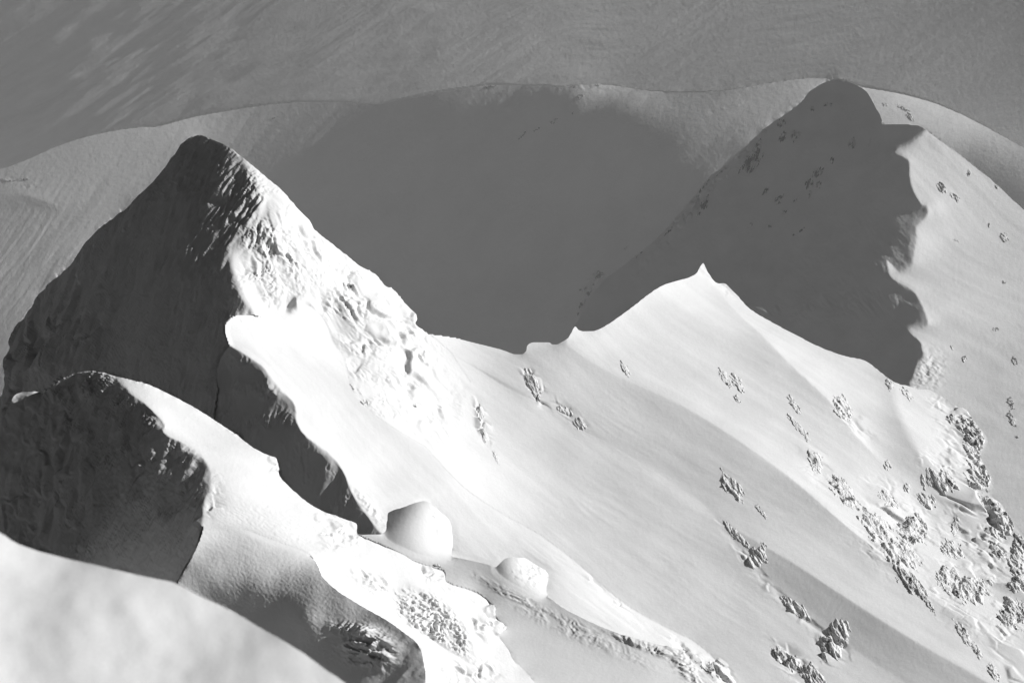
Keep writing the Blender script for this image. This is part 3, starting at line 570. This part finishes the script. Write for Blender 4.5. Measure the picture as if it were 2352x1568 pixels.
GXs, GYs = mblur(GX0, 8), mblur(GY0, 8)
def mesh_obj(name, verts, quads, mat, smooth=True, parent=None):
    me = bpy.data.meshes.new(name); me.vertices.add(len(verts)); me.vertices.foreach_set('co', verts.astype(np.float32).ravel())
    nq = len(quads); me.loops.add(nq * 4); me.loops.foreach_set('vertex_index', quads.astype(np.int32).ravel())
    me.polygons.add(nq); me.polygons.foreach_set('loop_start', np.arange(0, nq * 4, 4, dtype=np.int32))
    me.update(calc_edges=True); me.validate()
    if smooth: me.polygons.foreach_set('use_smooth', np.ones(len(me.polygons), bool))
    me.materials.append(mat); o = bpy.data.objects.new(name, me); C.objects.link(o)
    if parent: o.parent = parent
    return o
idx = np.arange(H * W).reshape(H, W)
for oname, (mk, olabel) in OBJ.items():
    k = objid[oname]; M = OB == k
    Q = qok & (qown == k)
    V = M.copy()
    for di, dj in ((0, 0), (0, 1), (1, 1), (1, 0)): V[di:H - 1 + di, dj:W - 1 + dj] |= Q
    # hidden margin: carry the surface on behind whatever stands in front of it
    Lk, Vk, ext = dilate(np.where(V, LD, 0.), V, M, GX0, GY0, LD, KEXT)
    if oname in ('snowfield', 'far_hill', 'far_peak', 'mountain_slope'):
        cs = 4; n_ = 34 if oname in ('snowfield', 'far_hill', 'far_peak') else 16
        Mc = M[::cs, ::cs]; Lc, Vc, ec = dilate(np.where(Mc, LD[::cs, ::cs], 0.), Mc, Mc, GXs[::cs, ::cs] * cs, GYs[::cs, ::cs] * cs, LD[::cs, ::cs], n_)
        yy = np.minimum(np.arange(H) / cs, Mc.shape[0] - 1.001); xx = np.minimum(np.arange(W) / cs, Mc.shape[1] - 1.001); iy = yy.astype(int); ix_ = xx.astype(int); fy = (yy - iy)[:, None]; fx = (xx - ix_)[None]
        def up(A):
            g = lambda a, b: A[np.ix_(iy + a, ix_ + b)]
            return (g(0, 0) * (1 - fy) + g(1, 0) * fy) * (1 - fx) + (g(0, 1) * (1 - fy) + g(1, 1) * fy) * fx
        Vu = up(Vc.astype(float)) > .999; Lu = up(np.where(Vc, Lc, 0.))
        add = Vu & ~Vk; Lk = np.where(add, np.maximum(Lu, LD + .004), Lk); Vk |= add; ext |= add
    v4 = q4(Vk); e4 = q4(ext)
    Q2 = Q | (v4[0] & v4[1] & v4[2] & v4[3] & (e4[0] | e4[1] | e4[2] | e4[3]))
    r_, c_ = np.nonzero(Q2)
    quads = np.stack([idx[r_, c_], idx[r_ + 1, c_], idx[r_ + 1, c_ + 1], idx[r_, c_ + 1]], -1)
    used = np.unique(quads); remap = -np.ones(H * W, np.int64); remap[used] = np.arange(len(used)); quads = remap[quads]
    Pk = np.where(ext[..., None], CAM + RY * np.exp(Lk)[..., None], P).reshape(-1, 3)[used]
    eflag = ext.ravel()[used]
    # free boundary
    E = np.concatenate([quads[:, [a_, (a_ + 1) % 4]] for a_ in range(4)])
    key = np.sort(E, 1); kk = key[:, 0] * len(used) + key[:, 1]
    u, inv, cnt = np.unique(kk, return_inverse=True, return_counts=True)
    B = E[cnt[inv] == 1]
    ry_, rx_ = np.divmod(used, W)
    edge_dom = (ry_ == 0) | (rx_ == 0) | (ry_ == H - 1) | (rx_ == W - 1)
    # is another surface joined here?
    nbj = np.zeros((H, W), bool)
    for di in (-1, 0, 1):
        for dj in (-1, 0, 1):
            ls = shift(lab, di, dj, 0); os_ = shift(OB, di, dj, -1); nbj |= (os_ != k) & (os_ >= 0) & okj[ls, lab]
    joined = nbj.ravel()[used] | (OB.ravel()[used] != k) & ~eflag
    freeB = B[~(joined[B].any(1)) & ~(edge_dom[B].all(1)) & ~(eflag[B].any(1))]
    # smooth the stair steps of the traced outline in the plane across the line of sight
    for itn in range(4):
        s = np.zeros((len(used), 3)); t = np.zeros(len(used))
        np.add.at(s, freeB[:, 0], Pk[freeB[:, 1]]); np.add.at(s, freeB[:, 1], Pk[freeB[:, 0]])
        np.add.at(t, freeB[:, 0], 1); np.add.at(t, freeB[:, 1], 1)
        m = t == 2
        Pk[m] = .5 * Pk[m] + .5 * s[m] / t[m][:, None]
    # the back of the ridge
    nv = len(used); bv = np.unique(freeB); bm = -np.ones(nv, np.int64); bm[bv] = np.arange(len(bv))
    Fm = M.astype(float)
    for _ in range(6): Fm = (Fm + shift(Fm,0,1,0) + shift(Fm,0,-1,0) + shift(Fm,1,0,0) + shift(Fm,-1,0,0)) / 5
    gyi, gxi = np.gradient(Fm); gi = np.stack([gxi.ravel()[used[bv]], gyi.ravel()[used[bv]]], -1); gi /= np.linalg.norm(gi, axis=1)[:, None] + 1e-9
    dk = D.ravel()[used[bv]][:, None]; rr = RY.reshape(-1, 3)[used[bv]]; pk = Pk[bv]
    inw = np.array([1, 0, 0.])[None] * gi[:, :1] - np.array([0, sp, cp])[None] * gi[:, 1:]
    rings = [Pk]
    fq = []
    prev_i = lambda a_: a_
    offs = [(.003, .0006), (.012, .003), (.04, .010), (.10, .024)]
    px_, py_ = X.ravel()[used[bv]], Y.ravel()[used[bv]]; ldv = np.log(dk[:, 0]); bs = np.ones(len(bv)); allok = np.zeros(len(bv), bool)
    for f_ in (1., .6, .3, .1, 0.):          # stay inside the body of the hill: shorten the overhang where it is thin
        good = np.ones(len(bv), bool)
        for a_, b_ in offs:
            jx = np.clip(((px_ + gi[:, 0] * b_ * f_ * FPX - X0) / HF).round().astype(int), 0, W - 1); jy = np.clip(((py_ + gi[:, 1] * b_ * f_ * FPX - Y0) / HF).round().astype(int), 0, H - 1)
            good &= (LD[jy, jx] < ldv + a_ - .0005) | (f_ == 0)
        bs = np.where(good & ~allok, f_, bs); allok |= good
    fb = bm[freeB]
    for it_ in range(30):
        if it_ < 6: nb_ = bs.copy(); np.minimum.at(nb_, fb[:, 0], bs[fb[:, 1]]); np.minimum.at(nb_, fb[:, 1], bs[fb[:, 0]]); bs = nb_
        for arr in ((bs, gi) if it_ >= 6 else (gi,)):
            s = arr.copy(); t = np.ones(len(bv)); np.add.at(s, fb[:, 0], arr[fb[:, 1]]); np.add.at(s, fb[:, 1], arr[fb[:, 0]]); np.add.at(t, fb[:, 0], 1); np.add.at(t, fb[:, 1], 1)
            arr[...] = s / (t[:, None] if arr.ndim == 2 else t)
    gi /= np.linalg.norm(gi, axis=1)[:, None] + 1e-9
    inw = np.array([1, 0, 0.])[None] * gi[:, :1] - np.array([0, sp, cp])[None] * gi[:, 1:]
    bs = bs[:, None]
    for n_, (a_, b_) in enumerate(offs):
        rings.append(pk + (pk - CAM) * a_ + inw * dk * b_ * bs)
        base0 = (lambda q: q) if n_ == 0 else (lambda q, n_=n_: nv + (n_ - 1) * len(bv) + bm[q])
        base1 = lambda q, n_=n_: nv + n_ * len(bv) + bm[q]
        fq.append(np.stack([base0(freeB[:, 1]), base0(freeB[:, 0]), base1(freeB[:, 0]), base1(freeB[:, 1])], -1))
    o = mesh_obj(oname, np.vstack(rings), np.vstack([quads] + fq), MAT[mk])
    o['kind'] = 'structure'; o['label'] = olabel
    # keep the outline crisp
    me = o.data; nf = len(quads)
    vn = np.zeros((len(me.vertices), 3)); vn[:nv] = np.where(eflag[:, None], 0, VN.reshape(-1, 3)[used]); me.normals_split_custom_set_from_vertices(vn.tolist())
    MESHES[oname] = o
# added, unseen sheet far beneath the ridge; dark colour cuts bounce onto shaded faces
vx, vy = np.meshgrid(np.linspace(-9000, 9000, 180), np.linspace(-900, 12000, 130)); vz = np.full(vx.shape, P[..., 2].min() - 90.)
vp = np.stack([vx, vy, vz], -1); vp[..., 2] += 70 * fbm(vp / 900., 4, 700)
vi = np.arange(vx.size).reshape(vx.shape); o = mesh_obj('added_valley_floor', vp.reshape(-1, 3), np.stack([vi[:-1, :-1], vi[:-1, 1:], vi[1:, 1:], vi[1:, :-1]], -1).reshape(-1, 4), snow_material('darkened_ground', .05, .3, .16))
o['kind'] = 'structure'; o['label'] = 'added unseen low ground far below the ridge, darkened to cut bounce light'
print(' meshes', time.time() - T0, P[..., 2].min(), P[..., 2].max())
# ------------------------------------------------------------------ rocks showing through the snow
RM = {'near': snow_material('rime_rock', 5, .5, .8, rock=True), 'mid': snow_material('rimed_rock', 2.5, .6, .8, rock=True), 'far': snow_material('far_rock', .5, .6, .8, rock=True)}
def samp(A, px, py):
    fx = (px - X0) / HF; fy = (py - Y0) / HF; j = np.clip(fx.astype(int), 0, W - 2); i = np.clip(fy.astype(int), 0, H - 2); a = (fy - i)[..., None]; b = (fx - j)[..., None]
    return (A[i, j] * (1 - a) + A[i + 1, j] * a) * (1 - b) + (A[i, j + 1] * (1 - a) + A[i + 1, j + 1] * a) * b
def rock(k, x, y, rx, ry, ang, dark, label, mat='mid', hgt=.42, name='rock_outcrop'):
    st = .8 if max(rx, ry) < 20 else 1.15
    ex, ey = rx * 1.5 + 3, ry * 1.5 + 3
    u, v = np.meshgrid(np.arange(-ex, ex + st, st), np.arange(-ey, ey + st, st)); c_, s_ = math.cos(R(ang)), math.sin(R(ang))
    px = x + u * c_ - v * s_; py = y + u * s_ + v * c_
    li = np.clip(((py - Y0) / HF).round().astype(int), 0, H - 1); lj = np.clip(((px - X0) / HF).round().astype(int), 0, W - 1)
    ci, cj = int((y - Y0) / HF + .5), int((x - X0) / HF + .5)
    same = OB[li, lj] == OB[ci, cj]
    if lab[ci, cj] != ID['hollow']: same &= OKJ[lab[li, lj], lab[ci, cj]]
    for di in (-1, 1):
        for dj in (-1, 1): same &= OKJ[lab[np.clip(li + di, 0, H - 1), np.clip(lj + dj, 0, W - 1)], lab[ci, cj]]
    p = samp(P, px, py); n = samp(Na, px, py); n /= np.linalg.norm(n, axis=-1)[..., None]
    pxm = PX[ci, cj]; small = min(rx, ry)
    q = p / pxm
    if mat == 'far' and OB[ci, cj] == objid['far_peak'] and lab[ci, cj] == ID['peak_shade']: az_, sl_ = -128, 46
    else: az_, sl_ = -58, 42
    ca, sa, cs_, ss_ = math.cos(R(az_)), math.sin(R(az_)), math.cos(R(sl_)), math.sin(R(sl_))
    qs = np.stack([q @ np.array([-sa, ca, 0]), q @ np.array([ca * cs_, sa * cs_, -ss_]) / 5.0, q @ np.array([ca * ss_, sa * ss_, cs_])], -1)
    edge = fbm(qs / (max(5, small) * .55), 5, 200 + k, .65)
    m = .9 - (np.sqrt((u / rx) ** 2 + (v / ry) ** 2)) ** 1.3 + edge * 1.6
    ms = np.clip(m / .45, 0, 1)
    r1 = fbm(qs / (small * .45 + 4), 5, 300 + k, .6, True); r2 = fbm(qs / 2.6, 2, 400 + k, .5, True)
    d = ms ** 1.3 * (small * hgt * (.05 + .6 * np.maximum(r1, -.3)) + .9 * r2) * pxm + (.25 - .9 * (m < 0)) * pxm
    pp = p + n * d[..., None] + np.array([.35, -.1, .1]) * (ms * small * hgt * .0 * pxm)[..., None]
    ok = same & (m > -.12)
    qk = ok[:-1, :-1] & ok[1:, :-1] & ok[1:, 1:] & ok[:-1, 1:]
    r_, c2 = np.nonzero(qk)
    if len(r_) < 4: print('  rock lost', k, x, y); return
    ix = np.arange(u.size).reshape(u.shape); quads = np.stack([ix[r_, c2], ix[r_ + 1, c2], ix[r_ + 1, c2 + 1], ix[r_, c2 + 1]], -1)
    par = np.arange(u.size)
    for _ in range(400):
        lo = par[quads].min(1); new = par.copy(); np.minimum.at(new, quads.ravel(), np.repeat(lo, 4)); new = new[new]
        if (new == par).all(): break
        par = new
    rt = par[quads[:, 0]]; va, ct = np.unique(rt, return_counts=True); quads = quads[rt == va[ct.argmax()]]
    us = np.unique(quads); rm = -np.ones(u.size, np.int64); rm[us] = np.arange(len(us)); quads = rm[quads]
    gu = np.gradient(pp, axis=1); gv = np.gradient(pp, axis=0); nn = np.cross(gv, gu); nn /= np.linalg.norm(nn, axis=-1)[..., None] + 1e-12; nn *= np.sign((nn * n).sum(-1))[..., None]
    steep = np.clip(1.1 - (nn * n).sum(-1) * .9 - nn[..., 2] * .2, 0, 1)
    big = perlin(q / (small * .9 + 4), 600 + k)
    st3 = fbm(qs / 3.0, 3, 500 + k, .6, True)
    rk = dark * 1.0 + (.28 if mat == 'far' else 0) + .5 * steep + 1.0 * (.22 - st3) + .9 * big - .44 - 1.1 * np.clip(.4 - m, 0, .4) / .4 * (1 - dark * (.8 if mat == 'far' else .35))
    base = pp.reshape(-1, 3)[us].mean(0)
    o = mesh_obj(name, pp.reshape(-1, 3)[us] - base, quads, RM[mat]); o.location = base
    at = o.data.attributes.new('rock', 'FLOAT', 'POINT'); at.data.foreach_set('value', np.clip(rk, 0, 1).ravel()[us].astype(np.float32))
    o['label'] = label; o['category'] = 'rock'; o['group'] = 'rocks showing through the snow'
ROCKS = [
 (1937,936,32,17,50,.75,'dark grooved rock alone on the bright slope right of the small pointed summit'),
 (1823,927,28,8,55,.4,'faint slim rimed rock on the slope below the small summit, upper of a close pair'),
 (1834,980,42,8,48,.55,'long thin rock streak below the slim rimed rock on the middle slope'),
 (1663,866,28,9,60,.62,'left strip of the split rock patch under the small pointed summit'),
 (1695,880,30,10,62,.68,'right and longer strip of the split rock patch under the small summit'),
 (1693,916,12,6,60,.7,'small dark stone just beneath the split rock patch under the small summit'),
 (1682,1114,42,15,50,.35,'speckled pale rock patch alone in the grey gully of the middle slope'),
 (1750,1173,24,5,50,.45,'thin slanting rock sliver below the speckled patch in the grey gully'),
 (1872,1056,30,15,60,.55,'rough grey rock directly above the smooth dark boulder'),
 (1936,1128,50,18,52,.98,'large smooth dark boulder with a rimed right edge on the bright rib'),
 (2006,1205,46,26,50,.7,'upper left block of the big rocky band below the smooth dark boulder'),
 (2066,1268,50,26,35,.78,'lowest dark block of the big rocky band below the smooth dark boulder'),
 (2098,1222,36,34,60,.74,'right hand knobbly block of the big rocky band below the dark boulder'),
 (2039,1147,26,14,40,.6,'small rough rock just above the big rocky band'),
 (2091,1330,56,18,45,.9,'long black fractured rock under the big rocky band'),
 (2136,1388,26,7,60,.7,'tapering rock tail hanging below the long black fractured rock'),
 (2162,1106,44,26,20,.6,'wide rimed rock shelf in the hollow between the two right hand ribs'),
 (2130,1148,26,18,30,.55,'rimed lower left corner block under the wide rock shelf'),
 (2190,963,20,12,10,.7,'dark cleft rock at the top of the right hand skyline ridge'),
 (2235,1000,38,28,50,.75,'bulky dark crag bulging from the right hand skyline ridge'),
 (2234,1032,30,13,30,.7,'broken ledge under the bulky dark crag on the skyline ridge'),
 (2250,1096,42,28,55,.8,'second bulky dark crag on the skyline ridge, below the first'),
 (2276,1156,38,13,30,.8,'flat slanting dark ledge below the second skyline crag'),
 (2305,1205,28,30,70,.6,'rounded rimed crag on the skyline ridge below the slanting ledge'),
 (2186,1262,30,19,30,.75,'dark headed rock in the middle of the lower right rock field'),
 (2195,1205,8,26,10,.5,'narrow upright rimed rock above the dark headed one'),
 (2294,1271,19,12,15,.8,'small black ledge left of the frame edge crags'),
 (2180,1330,34,24,50,.62,'rough rock low in the rock field beside the long black fractured rock'),
 (2236,1358,38,42,50,.66,'broad knobbly crag at the bottom of the right hand rock field'),
 (2342,1275,22,62,0,.75,'tall dark crag cut by the right edge of the frame'),
 (2336,1345,20,22,40,.75,'small crag under the tall one at the right frame edge'),
 (2333,1410,36,42,50,.88,'very dark crag at the right frame edge above the smooth lower slope'),
 (2215,1458,44,11,56,.85,'narrow black crack of rock in the lower right corner slope'),
 (2241,1490,30,9,58,.75,'slim rock right beside the narrow black crack, lower right corner'),
 (2281,1543,26,10,60,.85,'lowest black rock near the bottom right corner'),
 (1742,1278,22,30,20,.45,'rimed rock head ending the upper grey rib in the middle of the slope'),
 (1690,1225,44,9,42,.35,'pale crusted rock strip climbing above the rimed rock head'),
 (1832,1398,46,13,38,.45,'pale rock strip above the tall rimed buttress on the lower slope'),
 (1918,1470,30,44,15,.42,'tall rimed buttress on the lower slope with dark cracks'),
 (1810,1515,44,17,38,.88,'long dark rock overhang near the bottom edge below the buttress'),
 (1868,1552,34,20,40,.6,'rimed rock at the bottom edge right of the dark overhang'),
 (1436,847,24,7,60,.5,'small slanting rock left of the split patch, high on the sunlit slope'),
 (2039,1068,9,15,-10,.6,'little dark stone high on the bright rib above the rocky band'),
 (2085,1118,9,11,0,.6,'little dark stone left of the wide rock shelf'),
 (2043,883,8,16,-20,.5,'small grey rock on the crest left of where the shaded face ends'),
 (2083,905,18,8,45,.55,'small grey rock on the crest right under the tip of the shaded face'),
 (1224,882,14,42,-20,.4,'pale rimed rock edge below the low saddle beside the near peak'),
 (1300,943,24,9,20,.45,'flat rimed rock below the saddle, middle of three stepping down right'),
 (1333,974,17,12,40,.5,'rounded rimed rock below the saddle, lowest of three stepping down right'),
 (1104,950,9,22,-5,.3,'white upright rime knob on the smooth slope right of the near peak'),
 (1112,996,8,24,-15,.65,'dark notched rock right under the white rime knob'),
 (1140,1048,5,18,-25,.5,'thin rock tail trailing below the dark notched rock'),
 (807,889,6,11,-30,.95,'tiny black rock at the foot of the rimed side, uppermost of its pair'),
 (838,924,9,8,20,.95,'tiny black rock at the foot of the rimed side, lower of its pair'),
 (956,928,5,5,0,.95,'single black speck of rock low on the rimed side of the near peak'),
 (802,655,16,7,20,.75,'small dark crevice rock in the middle of the white rimed side'),
 (1003,1302,13,7,5,.95,'tiny dark stone poking from the near white crest beyond the facet'),
 (1628,1541,28,18,30,.9,'dark rock with white rime at the bottom edge where the two ribs meet'),
 (1572,1494,14,6,20,.9,'black rock lip just above the dark bottom edge rock'),
 (1600,1528,5,18,-25,.8,'thin dark crack of rock joining the black lip to the bottom edge'),
]
FARROCKS = [
 (1724,372,17,36,35,.95,'largest black rock patch high on the shaded far face'),
 (1744,332,6,18,15,.85,'slim black rock above the largest patch on the shaded far face'),
 (1795,284,11,11,30,.8,'dark rock near the left outline of the shaded dome'),
 (1797,318,7,17,30,.85,'dark upright rock beneath the one near the dome outline'),
 (1825,312,14,14,0,.7,'speckled rock group just right of the dark upright rock'),
 (1901,240,12,5,5,.7,'small rock just under the top of the shaded dome'),
 (1865,251,4,8,0,.7,'tiny rock left of the one under the dome top'),
 (1958,330,9,16,20,.85,'black rock in the centre right of the shaded far face'),
 (1997,330,3,11,15,.6,'thin rock right of the black one, shaded far face'),
 (1911,368,9,9,0,.8,'rock at the upper end of the middle rock chain on the shaded face'),
 (1878,396,16,9,-35,.9,'biggest rock of the middle chain on the shaded far face'),
 (1857,422,9,11,20,.9,'dark rock under the biggest one in the middle chain'),
 (1880,424,7,8,20,.7,'faint rock right of the middle chain'),
 (1861,446,4,10,10,.8,'small rock ending the middle chain'),
 (1788,459,8,16,40,.85,'slanting black rock alone below the middle of the shaded face'),
 (1757,440,6,12,35,.8,'small slanting rock left of the lone slanting black rock'),
 (1800,488,10,4,-25,.8,'small flat rock below the lone slanting black rock'),
 (1828,458,18,3,-45,.6,'thin diagonal rock line right of the lone slanting rock'),
 (1618,468,8,20,20,.95,'dark pointed rock on the left rim of the shaded far face'),
 (1604,492,6,7,30,.85,'small rock just under the pointed one on the left rim'),
 (1616,428,36,4,-52,.8,'long dark rock line along the left rim of the shaded face'),
 (1652,400,26,3,-48,.75,'thin rock line above the long dark one on the left rim'),
 (1822,541,10,3,-45,.65,'faint rock dash low on the shaded face, left of two'),
 (1843,529,9,3,-45,.65,'faint rock dash low on the shaded face, right of two'),
 (1726,517,4,5,20,.8,'tiny dot of rock below the slanting rocks, left one'),
 (1767,522,6,5,-20,.8,'tiny dot of rock below the slanting rocks, right one'),
 (1540,529,20,3,-43,.8,'dark diagonal rock dash where the left rim fades'),
 (1476,577,40,3,-42,.7,'longest thin rock dash at the lower end of the left rim'),
 (1436,572,13,3,-45,.5,'short faint dash left of the longest one'),
 (1372,636,20,15,-35,.75,'grey rock patch above the little cornice, top of three'),
 (1362,672,28,13,15,.8,'grey rock patch above the little cornice, middle of three'),
 (1340,708,11,24,25,.75,'grey rock patch right above the little cornice, lowest of three'),
 (2164,431,14,11,35,.8,'dark speckled rocks on the sunlit far slope right of the cornices'),
 (2194,453,16,6,40,.6,'fainter rock streak below the speckled rocks on the far slope'),
 (2226,398,5,9,10,.6,'small rock near the outer edge of the sunlit far slope'),
 (2289,429,4,7,-20,.75,'tiny rock on the outer edge line of the sunlit far slope'),
 (2272,517,3,7,0,.7,'tiny upright rock in the middle of the sunlit far slope'),
 (2197,552,8,3,20,.6,'tiny flat rock left of centre on the sunlit far slope'),
 (2307,546,12,9,40,.4,'pale speckled rock at right on the sunlit far slope'),
 (2307,648,6,4,10,.8,'tiny dark rock near the right edge of the sunlit far slope'),
 (2074,249,18,4,28,.7,'thin rock line behind the cornice horn, upper one'),
 (2091,267,7,13,-25,.7,'small crag behind the cornice horn'),
 (2034,241,6,4,30,.7,'tiny rock beside the right shoulder of the dome'),
 (2287,757,8,5,15,.7,'small rock on the lit far slope level with the lowest cornice notch'),
 (2187,799,3,8,-20,.75,'tiny upright rock on the far slope right of the shade tip'),
 (2215,824,7,8,40,.6,'faint rock on the far slope below the tiny upright one'),
 (2331,829,6,13,-15,.85,'black rock at the right edge of the frame above the skyline ridge'),
 (2323,925,7,16,-25,.8,'forked dark rock above the skyline ridge near the right edge'),
 (2325,963,8,20,-30,.8,'slanting dark rock below the forked one near the right edge'),
 (2336,1003,5,4,0,.8,'dot of rock under the slanting dark one near the right edge'),
 (1124,199,22,3,-6,.75,'flat rocks on the far skyline, left of the bright crest'),
 (1374,195,10,4,0,.85,'small dark rock on the bright top of the far hill'),
 (1314,197,9,3,-20,.8,'small rock at the left start of the bright far crest'),
 (1334,222,10,5,-30,.6,'rock spot just below the bright far crest'),
 (1272,279,13,5,-30,.8,'dark rock in the upper bowl, right of the slanting pair'),
 (1234,298,12,3,-30,.75,'dark rock dash in the upper bowl, middle one'),
 (1200,312,14,3,-48,.75,'slanting rock dash in the upper bowl, lowest one'),
 (1315,259,3,5,0,.6,'dot of rock in the bowl under the bright far crest'),
 (630,271,5,2,-20,.8,'single tiny rock on the pale far hill above the near peak'),
 (28,415,20,2,-8,.9,'thin line of dark rocks on the far hill at the left edge'),
 (58,412,8,3,-10,.95,'small black rock ending the line at the left edge of the far hill'),
]
for k, (x, y, rx, ry, an_, dk_, lb) in enumerate(ROCKS): rock(k, x, y, rx, ry, an_, dk_, lb, 'near' if x < 1100 and y > 1250 else 'mid')
for k, (x, y, rx, ry, an_, dk_, lb) in enumerate(FARROCKS): rock(100 + k, x, y, rx, ry, an_, dk_, lb, 'far', .35)
print(' rocks', time.time() - T0)
# ------------------------------------------------------------------ haze of drifting snow
HAZE = 1.05e-4
if HAZE:
    bpy.ops.mesh.primitive_cube_add(size=1, location=(0, 8900, -650)); hz = bpy.context.object; hz.name = 'haze'; hz.scale = (19000, 20000, 3440)
    hz['kind'] = 'stuff'; hz['label'] = 'thin cold haze in the air over the valley'
    m = bpy.data.materials.new('haze'); m.use_nodes = True; n = m.node_tree; n.nodes.clear()
    v = n.nodes.new('ShaderNodeVolumePrincipled'); v.inputs['Color'].default_value = (.9, .9, .9, 1); v.inputs['Density'].default_value = HAZE; v.inputs['Anisotropy'].default_value = 0
    ou = n.nodes.new('ShaderNodeOutputMaterial'); n.links.new(v.outputs[0], ou.inputs['Volume']); hz.data.materials.append(m)
print(' z range', P[..., 2].min(), P[..., 2].max(), P[..., 1].max(), time.time() - T0)
